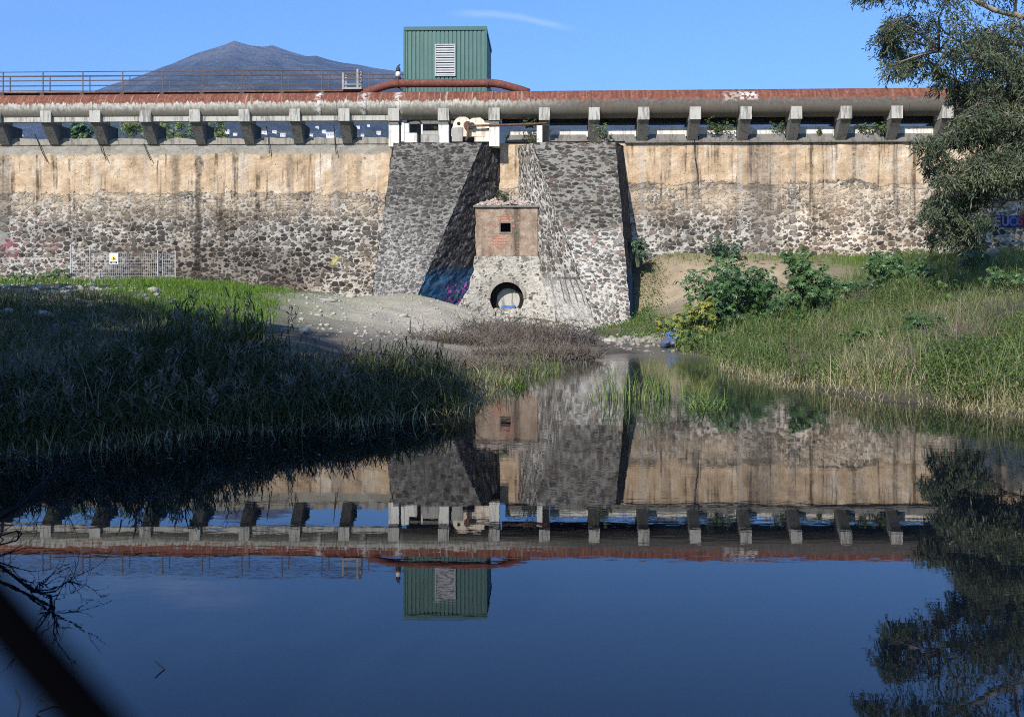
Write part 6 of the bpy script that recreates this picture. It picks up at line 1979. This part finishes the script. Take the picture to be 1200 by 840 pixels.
# ------------------------------------------------------------------ houses on the far hillside
MAT_HW = flat('house_white', (.78, .76, .72)); MAT_HR = flat('house_roof', (.36, .16, .10)); MAT_HWIN = flat('house_window', (.05, .055, .07))
def ray_hit(px, py):
    ysr = np.linspace(650, 4800, 900); x = (px - 600) / F * ysr; z = CAM_H + (HOR - py) / F * ysr
    hz = Mz(x, ysr); k = np.argmax(hz > z)
    return (x[k], ysr[k], hz[k])
def house(px, py, wpx, label, seed):
    rg = np.random.default_rng(seed)
    x, y, z = ray_hit(px, py)
    w_ = wpx / F * y; dpt = w_ * .8; hh = w_ * rg.uniform(.45, .7)
    r_ = empty('hill_house', (x, y, z)); tag(r_, label, 'house', 'white houses on the far hillside')
    mb = MB(); mb.box(x - w_ / 2, x + w_ / 2, y - dpt / 2, y + dpt / 2, z - w_ * .4, z + hh); mb.build('walls', MAT_HW, r_)
    mb = MB(); e_ = w_ * .05; zr = z + hh + w_ * .16
    A_ = [(x - w_ / 2 - e_, y - dpt / 2 - e_, z + hh + .01), (x + w_ / 2 + e_, y - dpt / 2 - e_, z + hh + .01), (x + w_ / 2 + e_, y + dpt / 2 + e_, z + hh + .01), (x - w_ / 2 - e_, y + dpt / 2 + e_, z + hh + .01)]
    B_ = [(x - w_ / 2 - e_, y, zr), (x + w_ / 2 + e_, y, zr)]
    mb.face([A_[0], A_[1], B_[1], B_[0]]); mb.face([A_[2], A_[3], B_[0], B_[1]]); mb.face([A_[1], A_[2], B_[1]]); mb.face([A_[3], A_[0], B_[0]]); mb.face(A_[::-1])
    mb.build('roof', MAT_HR, r_)
    for k in (-.28, .05, .3):
        mb = MB(); mb.box(x + k * w_ - w_ * .05, x + k * w_ + w_ * .05, y - dpt / 2 - .12, y - dpt / 2 + .1, z + hh * .35, z + hh * .75); mb.build('window', MAT_HWIN, r_)
gaps = ((26, 160, 4, 'tiny white house on the hillside in the first gap under the pipe'), (266, 157, 7, 'white house cluster front in the fifth gap, its left end'), (276, 159, 5, 'lower white house in the fifth gap beside the corbel'), (310, 158, 8, 'broad white house in the sixth gap, its left end'), (322, 156, 5, 'small white house in the middle of the sixth gap'), (332, 161, 6, 'low white house at the right end of the sixth gap'),
        (372, 152, 4, 'tiny white house high in the seventh gap'), (380, 156, 5, 'small white house in the middle of the seventh gap'), (388, 162, 10, 'widest white house low in the seventh gap'), (365, 160, 4, 'tiny white house low at the left of the seventh gap'),
        (420, 151, 4, 'tiny white house high in the eighth gap'), (432, 149, 3, 'tiniest white house at the top of the eighth gap'), (444, 158, 5, 'small white house at the right end of the eighth gap'), (425, 160, 4, 'tiny white house low in the eighth gap'))
for k, (px, py, w_, lb) in enumerate(gaps): house(px, py, w_, lb, 900 + k)

# ------------------------------------------------------------------ haze: pale even air round everything
m, N, out = new_mat('haze_air')
v = N.n('ShaderNodeVolumePrincipled', None, {'Color': (.36, .56, 1.0, 1), 'Density': 8e-5, 'Anisotropy': 0.0})
N.put(out.inputs['Volume'], v.outputs[0])
mb = MB(); mb.box(-8600, 8600, -260, 7600, -4, 1350)
hz = mb.build('haze', m); tag(hz, kind='stuff', label='thin blue haze in the air over the whole view', cat='haze')

for o in bpy.data.objects:
    if '_world' in o: del o['_world']
